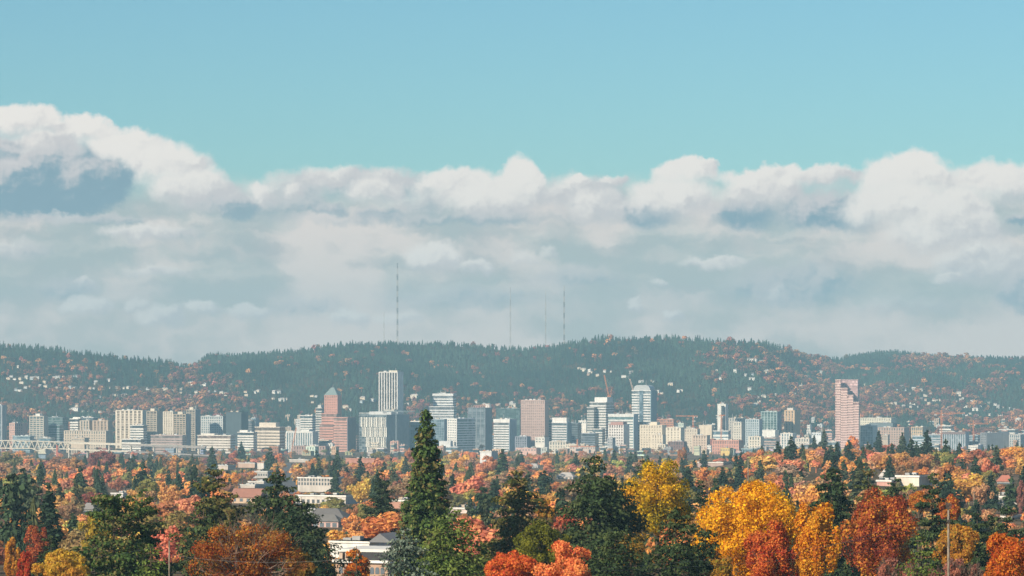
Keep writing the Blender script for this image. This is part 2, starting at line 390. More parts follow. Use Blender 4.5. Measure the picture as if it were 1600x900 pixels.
# ------------------------------------------------------------------ ground sheet and wooded hills
def ground_mat():
    m = new_mat('ground_grass_and_lots'); t = nd('ShaderNodeTexCoord')
    n1 = nd('ShaderNodeTexNoise'); n1.inputs['Scale'].default_value = 0.012; n1.inputs['Detail'].default_value = 6; lk(t.outputs['Object'], n1.inputs['Vector'])
    n2 = nd('ShaderNodeTexNoise'); n2.inputs['Scale'].default_value = 0.09; n2.inputs['Detail'].default_value = 5; lk(t.outputs['Object'], n2.inputs['Vector'])
    c = mixc(smooth(S(n1.outputs[0]), 0.4, 0.62), (0.09, 0.07, 0.04), (0.15, 0.11, 0.08))
    c = mixc(smooth(S(n2.outputs[0]), 0.5, 0.7) * 0.6, c, (0.17, 0.12, 0.075))
    d = nd('ShaderNodeBsdfDiffuse'); lk(c.k, d.inputs[0]); out_surface(d.outputs[0]); return m
def fan(name, ys, n, fz, spread=0.32, extra=250.0):
    ys = np.asarray(ys, float); us = np.linspace(-1, 1, n)
    Y = np.repeat(ys, n); W = spread * np.maximum(Y, 0) + extra
    X = np.tile(us, len(ys)) * W
    Z = fz(X, Y)
    i = np.arange((len(ys) - 1) * n).reshape(len(ys) - 1, n)[:, :-1].ravel()
    return mesh_np(name, np.stack([X, Y, Z], 1), np.stack([i, i + 1, i + n + 1, i + n], 1), smooth_=True)
gm = ground_mat()
gy = np.concatenate([np.linspace(-400, 600, 26), np.linspace(640, 2600, 50), np.linspace(2660, 7200, 70), np.array([8000, 10000, 15000, 30000, 60000])])
g = link('ground', fan('ground', gy, 160, ground, 0.36, 400), gm, kind='structure')
g["label"] = "sloping ground of grass, lots and yards down to the city"
def hill_mat():
    m = new_mat('hill_undergrowth'); t = nd('ShaderNodeTexCoord')
    n1 = nd('ShaderNodeTexNoise'); n1.inputs['Scale'].default_value = 0.01; n1.inputs['Detail'].default_value = 6; lk(t.outputs['Object'], n1.inputs['Vector'])
    c = mixc(smooth(S(n1.outputs[0]), 0.4, 0.65), (0.025, 0.035, 0.02), (0.07, 0.05, 0.03))
    d = nd('ShaderNodeBsdfDiffuse'); lk(c.k, d.inputs[0]); out_surface(d.outputs[0]); return m
h = link('hills', fan('hills', np.linspace(7050, 11600, 150), 320, hills, 0.20, 0), hill_mat(), kind='structure')
h["label"] = "long ridge of wooded hills behind the city"

# ------------------------------------------------------------------ low-detail trees for masses nobody could count
def quads_from(cent, nor, size, rng, aspect=1.0, along=None):
    """irregular leaf-clump quads"""
    n = len(cent); nor = nor / np.maximum(np.linalg.norm(nor, axis=1, keepdims=True), 1e-6)
    ref = rng.normal(size=(n, 3)) if along is None else along
    a = ref - nor * np.sum(ref * nor, 1, keepdims=True); a /= np.maximum(np.linalg.norm(a, axis=1, keepdims=True), 1e-6)
    b = np.cross(nor, a); s = np.asarray(size).reshape(-1, 1) * 0.5
    j = lambda: rng.uniform(0.6, 1.25, (n, 1))
    v = np.stack([cent + a * s * aspect * j() , cent + b * s * j(), cent - a * s * aspect * j(), cent - b * s * j()], 1)
    return v.reshape(-1, 3)
def qfaces(n): return np.arange(n * 4).reshape(n, 4)
def low_conifer(rng, tiers=7, sides=7, r=0.17):
    vs, fs = [], []
    for k_ in range(tiers):
        t = k_ / tiers; z1 = min(1.0, 0.12 + 0.88 * (t + 1.45 / tiers)); z0 = 0.06 + 0.88 * t
        R = r * (1 - t) ** 0.85 * rng.uniform(0.85, 1.15) + 0.015
        o = len(vs); vs.append((rng.normal() * .01, rng.normal() * .01, z1))
        for i in range(sides * 2):
            a = math.pi * i / sides + rng.uniform(-.2, .2); rr = R * (rng.uniform(.9, 1.25) if i % 2 else rng.uniform(.45, .65))
            vs.append((rr * math.cos(a), rr * math.sin(a), z0 + (0.0 if i % 2 else 0.045) + rng.uniform(-.015, .015)))
        for i in range(sides * 2): fs.append((o, o + 1 + i, o + 1 + (i + 1) % (sides * 2)))
    return np.array(vs), fs
def low_round(rng, n=110, w=0.42, k=1.0):
    lob = rng.normal(size=(9, 3)); lob /= np.linalg.norm(lob, axis=1, keepdims=True); lob *= np.array([w * .6, w * .6, .24]) * rng.uniform(.5, 1, (9, 1)); lob[:, 2] += 0.6
    d = rng.normal(size=(n, 3)); d /= np.linalg.norm(d, axis=1, keepdims=True); d[:, 2] = np.abs(d[:, 2]) * .8 + d[:, 2] * .2
    c = lob[rng.integers(0, 9, n)] + d * np.array([w * .42, w * .42, .2]) * rng.uniform(.8, 1.1, (n, 1))
    v = quads_from(c, d + rng.normal(size=(n, 3)) * .35, rng.uniform(.13, .22, n) * k, rng)
    f = [tuple(q) for q in qfaces(n)]
    b = MB().bar((0, 0, -.05), (0, 0, .5), .035, .015)
    o = len(v); v = np.concatenate([v, b.v[0]]); f += [tuple(i + o for i in q) for q in b.f]
    return v, f
def stuff_trees(name, label, pts, scl, rot, cols, protos, mat):
    """one object that holds its own tree patterns and the points they stand on"""
    vs, fs, vid, fr = [], [], [], []; o = 0; rng = np.random.default_rng(5)
    for i, (v, f) in enumerate(protos):
        vs.append(v); fs += [[a + o for a in q] for q in f]; o += len(v); vid += [i] * len(v); fr += list(rng.random(len(f)))
    npv = o
    m = bpy.data.meshes.new(name)
    m.from_pydata(np.concatenate(vs + [pts]).tolist(), [], fs)
    N = len(pts); A = m.attributes
    pid = A.new('pid', 'INT', 'POINT'); pid.data.foreach_set('value', np.concatenate([vid, -1 - (np.arange(N) % len(protos))]).astype(np.int32))
    a = A.new('scl', 'FLOAT_VECTOR', 'POINT'); a.data.foreach_set('vector', np.concatenate([np.ones((npv, 3)), scl]).astype(np.float32).ravel())
    a = A.new('rot', 'FLOAT', 'POINT'); a.data.foreach_set('value', np.concatenate([np.zeros(npv), rot]).astype(np.float32))
    a = A.new('col', 'FLOAT_COLOR', 'POINT'); a.data.foreach_set('color', np.concatenate([np.ones((npv, 4)), np.c_[cols, np.ones(N)]]).astype(np.float32).ravel())
    a = A.new('rnd', 'FLOAT', 'FACE'); a.data.foreach_set('value', np.array(fr, np.float32))
    m.materials.append(mat)
    ob = link(name, m, kind='stuff'); ob["label"] = label
    ng = bpy.data.node_groups.new(name + '_nodes', 'GeometryNodeTree')
    ng.interface.new_socket('Geometry', in_out='INPUT', socket_type='NodeSocketGeometry'); ng.interface.new_socket('Geometry', in_out='OUTPUT', socket_type='NodeSocketGeometry')
    N_ = ng.nodes; L = ng.links; gi = N_.new('NodeGroupInput'); go = N_.new('NodeGroupOutput'); jn = N_.new('GeometryNodeJoinGeometry')
    at = N_.new('GeometryNodeInputNamedAttribute'); at.data_type = 'INT'; at.inputs[0].default_value = 'pid'
    asc = N_.new('GeometryNodeInputNamedAttribute'); asc.data_type = 'FLOAT_VECTOR'; asc.inputs[0].default_value = 'scl'
    aro = N_.new('GeometryNodeInputNamedAttribute'); aro.data_type = 'FLOAT'; aro.inputs[0].default_value = 'rot'
    cx_ = N_.new('ShaderNodeCombineXYZ'); L.new(aro.outputs[0], cx_.inputs[2])
    def pick(val):
        c = N_.new('FunctionNodeCompare'); c.data_type = 'INT'; c.operation = 'EQUAL'; c.inputs[3].default_value = val; L.new(at.outputs[0], c.inputs[2])
        s_ = N_.new('GeometryNodeSeparateGeometry'); s_.domain = 'POINT'; L.new(gi.outputs[0], s_.inputs[0]); L.new(c.outputs[0], s_.inputs[1]); return s_.outputs[0]
    for i in range(len(protos)):
        gti = N_.new('GeometryNodeGeometryToInstance'); L.new(pick(i), gti.inputs[0])
        m2p = N_.new('GeometryNodeMeshToPoints'); L.new(pick(-1 - i), m2p.inputs[0])
        iop = N_.new('GeometryNodeInstanceOnPoints'); L.new(m2p.outputs[0], iop.inputs['Points']); L.new(gti.outputs[0], iop.inputs['Instance'])
        L.new(cx_.outputs[0], iop.inputs['Rotation']); L.new(asc.outputs[0], iop.inputs['Scale']); L.new(iop.outputs[0], jn.inputs[0])
    L.new(jn.outputs[0], go.inputs[0])
    md = ob.modifiers.new('scatter', 'NODES'); md.node_group = ng
    return ob
def hill_hit(px, py):
    """the spot on the slope that shows at a place of the photograph"""
    Ys = np.linspace(7060, 10700, 900); xs_ = (px - 800) / F * Ys; zz = hills(xs_, Ys)
    pys = HZ - (zz - HC) * F / Ys
    i = int(np.argmax(pys <= py)); return (float(xs_[i]), float(Ys[i]), float(zz[i])) if pys[i] <= py else None
# where the hillside houses stand (photograph px); trees leave them free
hr = random.Random(9)
HOUSES = [(x_, y_, 2) for x_, y_ in [(28, 573), (18, 588), (34, 598), (70, 597), (90, 590), (120, 634), (135, 631), (118, 640), (170, 594), (160, 645), (176, 646), (245, 608), (258, 609), (283, 608), (300, 600), (304, 600), (353, 616), (357, 616), (385, 617), (384, 612), (360, 602), (318, 601), (210, 606), (195, 619), (225, 619), (150, 599), (60, 590), (30, 610),
          (404, 612), (428, 613), (436, 613), (441, 625), (488, 618), (494, 619), (540, 636), (545, 640), (567, 622), (583, 625), (636, 632), (645, 624), (648, 620), (700, 632), (744, 628), (757, 631), (797, 634), (800, 630), (780, 633),
          (905, 575), (912, 578), (922, 579), (925, 581), (945, 580), (955, 580), (975, 588), (986, 583), (1002, 596), (1022, 596), (1028, 612), (1060, 611), (1064, 610), (1034, 614), (1120, 578), (1130, 589), (1126, 591),
          (1150, 580), (1170, 562), (1180, 562), (1178, 563), (1190, 566), (1212, 568), (1216, 567), (1196, 580), (1276, 571), (1282, 581), (1260, 589), (1262, 588), (1252, 604), (1226, 586), (1228, 598), (1238, 613), (1245, 610), (1272, 612), (1284, 612), (1256, 621), (1234, 619), (1226, 618), (1290, 620), (1274, 594), (1175, 592),
          (1172, 608), (1180, 631), (1187, 628), (1296, 590), (1352, 600), (1370, 602), (1384, 605), (1408, 606), (1415, 609), (1428, 606), (1393, 615), (1422, 615), (1440, 624), (1446, 618), (1460, 625), (1468, 625), (1400, 630), (1394, 631), (1425, 630), (1453, 631), (1492, 616), (1500, 617), (1505, 622), (1520, 627), (1498, 614), (1555, 632), (1545, 630), (1530, 636), (1524, 640), (1580, 643), (1596, 644), (1478, 640), (1484, 638), (1508, 635), (1345, 624), (1352, 622), (1365, 635), (1377, 634), (1536, 657), (1560, 636)]]
STREETS = [(10, 120, 592, 588, 7), (40, 240, 604, 607, 8), (120, 330, 618, 620, 9), (200, 400, 610, 614, 9), (110, 190, 640, 645, 8), (20, 60, 611, 606, 9), (1150, 1230, 590, 574, 9), (1215, 1300, 602, 596, 8), (1160, 1290, 622, 612, 8), (1235, 1300, 584, 572, 10),
           (1345, 1440, 604, 610, 9), (1350, 1510, 622, 626, 7), (1380, 1600, 634, 638, 8), (1360, 1480, 614, 617, 9), (1480, 1600, 645, 650, 9), (560, 660, 628, 634, 12), (690, 810, 632, 633, 12), (890, 1060, 582, 600, 14), (420, 500, 622, 628, 12)]
for (xa, xb, ya, yb, sp) in STREETS:                 # houses line the hillside streets
    x_ = xa + hr.uniform(0, sp)
    while x_ < xb:
        if hr.random() < .62: HOUSES.append((x_, ya + (yb - ya) * (x_ - xa) / (xb - xa) + hr.uniform(-1.5, 1.5), 1))
        x_ += sp * hr.uniform(.7, 1.5)
HSITE = [(h_, hill_hit(h_[0], h_[1] + 2)) for h_ in HOUSES]; HSITE = [(a_, b_) for a_, b_ in HSITE if b_]
rng = np.random.default_rng(77)
# candidate points on the hills
N = 150000
u = rng.uniform(-0.185, 0.185, N); Yc = np.sqrt(rng.uniform(7100 ** 2, 10900 ** 2, N))
Yr = ridge_y(u); ok = Yc < Yr + 60; u, Yc, Yr = u[ok], Yc[ok], Yr[ok]
X = u * Yc; Z = hills(X, Yc); PXc = 800 + F * u; PYc = HZ - (Z - HC) * F / Yc
patch = fbm(X / 90, Yc / 130, 21, 3); wide = fbm(X / 420, Yc / 520, 31, 2)
low = np.clip((PYc - 575) / 60, 0, 1)
left = 1 - sstep(PXc, 260, 420); right = sstep(PXc, 1060, 1170); farr = sstep(PXc, 1290, 1340)
pa = 0.03 + left * np.clip((PYc - 568) / 45, 0, 1) * 0.44 + right * (1 - farr) * np.clip((PYc - 540) / 40, 0, 1) * 0.30 + farr * np.clip((PYc - 596) / 20, 0, 1) * 0.36 + (1 - left) * (1 - right) * np.clip((PYc - 606) / 40, 0, 1) * 0.30 \
     + 0.10 * sstep(wide, 0.64, 0.76) * sstep(PXc, 880, 960) + 0.10 * sstep(patch, .66, .75)
pa += farr * 0.55 * np.exp(-((PYc - 567) / 4.0) ** 2) * sstep(PXc, 1380, 1420) * (1 - sstep(PXc, 1500, 1540))
pa *= 0.10 + 1.75 * sstep(patch, 0.44, 0.60)
aut = rng.random(len(u)) < pa
thin = rng.random(len(u)) < np.where(aut, 0.42 + 0.5 * left * low + 0.35 * right, np.clip(1.15 - 0.45 * low, 0, 1))
free = np.ones(len(u), bool)
for (_h, (hx, hy, hz)) in HSITE:
    rx_ = np.abs(X - hx * Yc / hy); dy_ = hy - Yc
    free &= ~((rx_ < 8) & (dy_ > -9) & (dy_ < 32))
thin &= free
HILLC = [(0.26, 0.10, 0.06), (0.36, 0.15, 0.07), (0.18, 0.075, 0.06), (0.22, 0.13, 0.07), (0.40, 0.20, 0.09), (0.15, 0.07, 0.055), (0.27, 0.09, 0.075), (0.10, 0.08, 0.045)]
s = ~aut & thin; n = s.sum()
pts = np.stack([X[s], Yc[s], Z[s] - 0.5], 1)
hh = (5.5 + 11 * rng.random(n) ** 1.5) * (.7 + .6 * fbm(X[s] / 70, Yc[s] / 90, 61, 2)); wd = hh * rng.uniform(0.9, 1.7, n)
stand = sstep(fbm(X[s] / 150 + 7, Yc[s] / 260, 51, 3), .3, .7)[:, None]
base = (np.array([(0.018, 0.048, 0.036)]) * (1 - stand) + np.array([(0.045, 0.085, 0.058)]) * stand) * rng.uniform(0.6, 1.5, (n, 1)) + rng.uniform(0, .008, (n, 3))
prr = np.random.default_rng(3)
stuff_trees('hillside_conifer_forest', 'dense dark conifer forest covering the wooded ridge', pts, np.c_[wd, wd, hh], rng.uniform(0, 6.28, n), base,
            [low_conifer(prr) for _ in range(4)], leaf_mat('far_needles', None, 'INST', patch=2.0, trans=0.1, vary=0.6))
s = aut & thin; n = s.sum()
pts = np.stack([X[s], Yc[s], Z[s] - 0.5], 1)
hh = 8 + 13 * rng.random(n) ** 1.3; wd = hh * rng.uniform(0.9, 1.25, n)
ci = rng.integers(0, len(HILLC), n); base = np.array(HILLC)[ci] * rng.uniform(0.85, 1.9, (n, 1))
stuff_trees('hillside_autumn_woods', 'rust and orange woods between the hillside houses', pts, np.c_[wd, wd, hh], rng.uniform(0, 6.28, n), base,
            [low_round(prr) for _ in range(4)], leaf_mat('far_leaves', None, 'INST', patch=2.0, trans=0.2, vary=0.6))

# ------------------------------------------------------------------ haze
def build_haze(density=7.2e-5, color=(0.475, 0.785, 0.965)):
    m = bpy.data.meshes.new('haze'); b = box_v(-5200, 5200, -900, 13500, -45, 450); m.from_pydata(b.tolist(), [], BOXF.tolist())
    mt = bpy.data.materials.new('thin_autumn_haze'); mt.use_nodes = True; t = mt.node_tree; t.nodes.clear()
    v = t.nodes.new('ShaderNodeVolumePrincipled'); v.inputs['Color'].default_value = (*color, 1); v.inputs['Density'].default_value = density; v.inputs['Anisotropy'].default_value = 0.0
    o = t.nodes.new('ShaderNodeOutputMaterial'); t.links.new(v.outputs[0], o.inputs['Volume']); m.materials.append(mt)
    try: mt.cycles.homogeneous_volume = True
    except Exception: pass
    ob = link('haze', m, kind='stuff'); ob["label"] = "thin blue autumn haze lying over the valley and hills"
build_haze()

# ================================================================== BUILDINGS
GL = (0.055, 0.085, 0.105); GLB = (0.09, 0.15, 0.19); GLD = (0.03, 0.04, 0.05); GLG = (0.05, 0.10, 0.10)
WHITE = (0.74, 0.71, 0.66); CREAM = (0.66, 0.58, 0.47); BEIGE = (0.52, 0.43, 0.34); TAN = (0.46, 0.35, 0.26); GREY = (0.40, 0.40, 0.40)
PINK = (0.62, 0.40, 0.34); BRICK = (0.42, 0.17, 0.115); PBRICK = (0.54, 0.28, 0.22); DBRICK = (0.20, 0.115, 0.105); SLATE = (0.10, 0.125, 0.145); LGREY = (0.56, 0.56, 0.55); BLUEG = (0.33, 0.40, 0.45)
STY = dict(
    bands=dict(fh=4.2, br=.50), thick=dict(fh=4.3, br=.62), thin=dict(fh=3.9, br=.34), grid=dict(fh=4.0, br=.44, bay=4.0, pr=.42), punched=dict(fh=4.2, br=.58, bay=4.6, pr=.55),
    fins=dict(fh=0, bay=4.4, pr=.48), glass=dict(fh=4.4, br=.13, bay=4.2, pr=.10), piers=dict(fh=4.4, br=.2, bay=5.5, pr=.5), balcony=dict(fh=3.6, br=.42, bay=6.5, pr=.22), blank=dict(fh=0, blank=True))
rb = random.Random(4)
def part(name, b, mat, root): return link(name, box_mesh(name, b, mat), None, root)
def tier(root, rinfo, x0, xs, x1, yt, Y, style, wall, glass, zb=None, ph=None, side=None, units=4, roof=None, cap=1.3, over=0.0, dmin=16.0, **kw):
    """one block of a building, given by its outline in the photograph; corner xs is the one nearest the camera"""
    (rx_, ry_, rz_, th) = rinfo
    st = dict(STY[style]); st.update(kw)
    u = (xs - 800) / F
    w = (xs - x0) * Y / F / (math.cos(th) + u * math.sin(th))
    d = max((x1 - xs) * Y / F / max(0.06, math.sin(th) - u * math.cos(th)), dmin)
    d = min(d, st.get('dmax', 75.0))
    cxw, cyw = WX(xs, Y), Y
    ctr = (cxw - math.cos(th) * w / 2 + math.sin(th) * d / 2, cyw + math.sin(th) * w / 2 + math.cos(th) * d / 2)
    zt = WZ(yt, Y); zb = rz_ if zb is None else zb; H = zt - zb
    lx, ly = ctr[0] - rx_, ctr[1] - ry_
    ox = lx * math.cos(th) - ly * math.sin(th); oy = lx * math.sin(th) + ly * math.cos(th); oz = zb - rz_
    def P(name, b, mat, parent=root):
        o = link(name, box_mesh(name, b, mat), None, parent); o.location = (ox, oy, oz); return o
    wm = wall_mat(wall); fh = st['fh']
    if st.get('blank'):
        P('wall', (-w / 2, w / 2, -d / 2, d / 2, 0, H), wm)
        n = st.get('rows', 0)
        gmx = glass_mat(glass)
        for r in range(n):
            for c in range(st.get('cols', 5)):
                cw = w / st.get('cols', 5); zz = H - (r + 1) * st.get('rh', 4.2)
                if zz < 1: continue
                o = link('window', box_mesh('window', (-cw * .26, cw * .26, -.12, .12, 0, 1.8), gmx), None, root)
                dx_ = -w / 2 + cw * (c + .5); o.location = (ox + dx_, oy - d / 2, oz + zz)
    else:
        gmx = glass_mat(glass, st.get('gr', .22), fh or 4.2, st.get('bay') or 3.4)
        P('glazing', (-w / 2 + .5, w / 2 - .5, -d / 2 + .5, d / 2 - .5, 0, H - .4), gmx)
        if fh:
            nf = int(min(H - 1, st.get('hmax', 400)) / fh)
            for i in range(nf):
                z1 = H - cap - i * fh; z0_ = z1 - fh * st['br']
                if i == 0: continue
                o = link('spandrel', box_mesh('spandrel', (-w / 2 + .06, w / 2 - .06, -d / 2 + .06, d / 2 - .06, 0, fh * st['br']), wm), None, root); o.location = (ox, oy, oz + z0_)
        if st.get('bay'):
            pm = wall_mat(st.get('pier', wall))
            nb_ = max(2, round(w / st['bay'])); bw = w / nb_; pw = bw * st['pr']
            for i in range(nb_ + 1):
                o = link('pier', box_mesh('pier', (-pw / 2, pw / 2, -d / 2 - .12, d / 2 + .12, 0, H - .2), pm), None, root)
                o.location = (ox + (-w / 2 + bw * i) * (1 - .5 * pw / w * 1.0) , oy, oz)
            if side is None and not st.get('noside'):
                nb_ = max(2, min(14, round(d / st['bay']))); bw = d / nb_; pw = bw * st['pr']
                for i in range(1, nb_):
                    o = link('pier', box_mesh('pier', (-w / 2 - .09, w / 2 + .09, -pw / 2, pw / 2, 0, H - .25), pm), None, root); o.location = (ox, oy - d / 2 + bw * i, oz)
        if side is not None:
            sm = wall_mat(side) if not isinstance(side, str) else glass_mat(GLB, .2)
            P('side_wall', (w / 2 - .8, w / 2 + .35, -d / 2 + .02, d / 2 + .3, 0, H - .1), sm)  # most side colours are darker and bluer: shade of the right face painted in
    P('parapet', (-w / 2 - .25 - over, w / 2 + .25 + over, -d / 2 - .25 - over, d / 2 + .25 + over, H - cap, H), wall_mat(roof or wall))
    if ph:
        f0, f1, hp = ph[:3]; c = ph[3] if len(ph) > 3 else wall
        P('penthouse', (-w / 2 + w * f0, -w / 2 + w * f1, -d * .38, d * .3, H, H + hp), wall_mat(c))
    for i in range(units):
        uw = min(rb.uniform(.06, .16) * w + 1, 5.0 if Y > 4000 else 2.2); ux = rb.uniform(-.4, .25) * w; uy = rb.uniform(-.35, .1) * d; uh = rb.uniform(.8, 2.2) * (1 if Y > 4000 else .5)
        P('roof_unit', (ux, ux + uw, uy, uy + uw, H, H + uh + (ph[2] if ph else 0) * 0), wall_mat(rb.choice([GREY, LGREY, BEIGE])))
    if H > 45 and Y > 4000 and units:
        for _ in range(rb.randint(1, 3)):
            ax, ay, ah = rb.uniform(-.35, .35) * w, rb.uniform(-.3, .2) * d, rb.uniform(3, 8)
            P('rooftop_mast', (ax, ax + .5, ay, ay + .5, H, H + ah), wall_mat(GREY))
    return (w, d, H, ox, oy, oz)
LAND = []
def root_at(name, label, cat, px, Y, th, group=None, sink=3.0):
    x = WX(px, Y); z = float(terrain(x, Y)) - sink
    r = link(name, None, loc=(x, Y, z), rotz=-th); tag(r, label, cat, group); return r, (x, Y, z, th)
CITY = 'buildings of the city centre'
def B(label, x0, xs, x1, yt, Y, style, wall, glass=GL, th=20, name='city_building', cat='building', group=CITY, **kw):
    r, info = root_at(name, label, cat, (x0 + x1) / 2, Y, math.radians(th), group)
    tier(r, info, x0, xs, x1, yt, Y, style, wall, glass, **kw); return r, info

# --- left bank of towers
B('grey slab tower cut off by the photo edge, behind the truss bridge', -14, 3, 6, 633, 6300, 'fins', (.34, .36, .38), GLB, name='office_tower')
B('pinkish beige low block with cornice behind the truss bridge', 15, 36, 43, 661, 6350, 'punched', PINK)
B('beige tower with balcony grid above the truss bridge', 46, 68, 75, 650, 6300, 'balcony', (.50, .45, .38), ph=(.4, .7, 4, WHITE), name='apartment_tower')
B('dark green glass slab with flat roof line behind the balcony tower', 72, 98, 107, 652, 6500, 'thin', (.16, .20, .21), GLG, th=24)
B('low blue grey banded block below the dark glass slab', 75, 93, 99, 664, 6320, 'bands', (.26, .31, .34), GLG)
B('white banded office block with overhanging roof, left of the cream hospital slab', 109, 122, 125, 654, 6350, 'thick', WHITE, GLD, ph=(.3, 1.2, 2.5))
B('beige block with tall ribs beside the white banded office', 125, 139, 144, 657, 6340, 'piers', BEIGE)
B('grey roofed wide block behind the ribbed beige one', 120, 146, 150, 652, 6600, 'bands', LGREY, units=4)
B('brown and cream striped apartment block left of the cream hospital slab', 145, 168, 175, 657, 6330, 'piers', TAN, (.12, .09, .08), bay=7)
B('long low beige terrace in front of the striped apartments', 100, 165, 176, 673, 6150, 'punched', BEIGE, units=4)
B('wide cream hospital slab with white ribs, behind twin balcony towers', 181, 222, 229, 641, 6500, 'piers', CREAM, (.20, .15, .11), bay=8, pr=.42)
B('small white banded block below the cream hospital slab', 203, 224, 229, 664, 6250, 'thick', WHITE, GLD)
B('brown balcony tower standing right of the cream hospital slab', 229, 245, 254, 642, 6280, 'balcony', (.42, .35, .27), (.07, .06, .05), ph=(.3, .7, 4, CREAM), side=(0.405, 0.378, 0.365), name='apartment_tower')
B('plain cream ribbed wall block between two brown balcony towers', 255, 270, 274, 643, 6420, 'piers', CREAM, (.35, .30, .24), bay=5)
B('middle brown balcony tower in front of the plain cream block', 271, 290, 298, 647, 6260, 'balcony', (.44, .36, .27), (.07, .06, .05), ph=(.3, .7, 4, CREAM), side=(0.378, 0.365, 0.365), name='apartment_tower')
B('rightmost brown balcony tower next to the pale slab with a big shadow', 291, 305, 313, 640, 6330, 'balcony', (.42, .36, .29), (.07, .06, .05), ph=(.3, .7, 4, CREAM), side=(0.297, 0.311, 0.338), name='apartment_tower')
B('pale grey gridded office slab right of the brown balcony towers', 314, 348, 353, 650, 6380, 'grid', (.52, .53, .52), GLB)
B('dark slate box without visible windows behind the low white block', 353, 377, 380, 644, 6360, 'blank', (.07, .095, .11), dmin=30)
B('small dark grey block right of the dark slate box', 380, 393, 399, 657, 6450, 'bands', (.22, .22, .23))
B('narrow blue grey block left of the broad beige office', 392, 399, 403, 653, 6500, 'glass', BLUEG, GLB)
B('white low block with two window rows below the dark slate box', 371, 396, 402, 675, 6150, 'thick', WHITE, GLD, ph=(.1, .6, 3))
B('long white low block with banded front, right of the truss bridge', 308, 360, 368, 680, 6000, 'thick', (.68, .63, .56), (.16, .11, .09), ph=(.1, .5, 2.5))
B('pinkish grey low banded block behind the bridge approach', 235, 285, 292, 680, 6050, 'bands', (.44, .34, .31), (.15, .12, .11))
B('low blue roofed sheds just above the truss bridge', 19, 47, 53, 681, 6150, 'thin', (.42, .50, .52), GLB)
B('low pale shed roof above the middle of the truss', 60, 80, 86, 684, 6150, 'bands', (.45, .45, .42), GLB)
B('low beige warehouse above the right end of the truss', 112, 132, 137, 684, 6050, 'blank', BEIGE, rows=1, cols=8)
B('low white hall behind the bridge approach piers', 190, 220, 226, 686, 6050, 'thick', WHITE, GLD)
# --- around the brick tower
B('broad beige office with six white window bands', 398, 437, 446, 667, 6200, 'thick', (.66, .57, .47), (.11, .08, .06), ph=(.15, .82, 7), fh=5.2)
B('white framed box with tall glass stripes behind the orange crane', 447, 488, 497, 674, 6120, 'fins', (.66, .65, .62), GLB, ph=(.55, .85, 3), cap=2.6, side=LGREY)
B('white stepped apartments left of the round balconied tower', 469, 488, 494, 649, 6500, 'bands', WHITE)
B('low white annex of the stepped apartments', 462, 476, 480, 655, 6520, 'blank', LGREY, rows=3, cols=5)
B('slim white tower with rounded balconies behind the brick tower', 493, 503, 508, 637, 6450, 'bands', (.56, .54, .50), GLD, ph=(.3, .8, 5), name='apartment_tower')
# brick tower with pyramid roof
r, info = root_at('brick_tower', 'orange brick tower with blue green pyramid roof and stepped shoulders', 'tower', 525, 6250, math.radians(24), CITY)
t1 = tier(r, info, 507, 527, 533, 617, 6290, 'grid', PBRICK, (.20, .13, .11), fh=4.2, br=.55, bay=3.6, pr=.5, units=0, side=(0.351, 0.257, 0.243))
tier(r, info, 502, 526, 531, 646, 6270, 'thick', PBRICK, (.17, .11, .09), units=0, fh=4.6)
tier(r, info, 499, 521, 527, 662, 6260, 'thick', PBRICK, (.17, .11, .09), units=0, fh=4.6)
tier(r, info, 521, 543, 556, 652, 6230, 'thick', (.55, .30, .24), (.17, .11, .09), units=0, fh=4.6, side=(0.189, 0.176, 0.203))
w, d, H, ox, oy, oz = t1
mb = MB(); z0, z1, z2 = 0.0, 6.0, 19.0
a = w / 2 + .4; b = d / 2 + .4; c1 = a * .70; c2 = b * .70
pv = [(-a, -b, 0), (a, -b, 0), (a, b, 0), (-a, b, 0), (-c1, -c2, 5), (c1, -c2, 5), (c1, c2, 5), (-c1, c2, 5), (-a * .22, -b * .22, 13), (a * .22, -b * .22, 13), (a * .22, b * .22, 13), (-a * .22, b * .22, 13)]
pf = [[i, (i + 1) % 4, 4 + (i + 1) % 4, 4 + i] for i in range(4)] + [[4 + i, 4 + (i + 1) % 4, 8 + (i + 1) % 4, 8 + i] for i in range(4)] + [[8, 9, 10, 11]]
pr_ = link('roof', mb.add(pv, pf).mesh('roof', metal_mat((.15, .215, .215), .6)), None, r); pr_.location = (ox, oy, oz + H - .3); pr_["label"] = 'blue green pyramid roof'
sp_ = link('spire', MB().bar((0, 0, 12.5), (0, 0, 18), .3, .12).mesh('spire', metal_mat((.5, .5, .5))), None, pr_)
B('brown brick low block with window grid below the brick tower', 458, 508, 515, 697, 5900, 'punched', (.36, .25, .22), (.10, .08, .08), units=4)
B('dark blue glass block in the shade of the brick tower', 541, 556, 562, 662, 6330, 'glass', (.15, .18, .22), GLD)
# courthouse with staggered fins
r, info = root_at('courthouse_tower', 'white and glass tower with staggered vertical fins under the tallest ribbed tower', 'tower', 595, 6200, math.radians(24), CITY)
tt = tier(r, info, 561, 604, 640, 648, 6200, 'glass', (.25, .29, .31), (.055, .08, .10), units=2, bay=5, hmax=300, dmax=90)
w, d, H, ox, oy, oz = tt
fm = wall_mat((.78, .74, .66)); zz = H - 4; seg = 17.0; k_ = 0
while zz > 6:
    z0 = max(zz - seg, 2)
    for i in range(15):
        fx = -w / 2 + 5.5 + (w - 7) * i / 14 + (1.0 if k_ % 2 else -1.0); fw = (1.9, .9, 1.5)[(i + k_) % 3]
        if i < 3 and k_ not in (0, 1): continue
        o = link('fin', box_mesh('fin', (-fw * .55, fw * .55, -.5, .5, 0, zz - z0 - .5), fm), None, r); o.location = (ox + fx, oy - d / 2 - .35, oz + z0)
    zz -= seg; k_ += 1
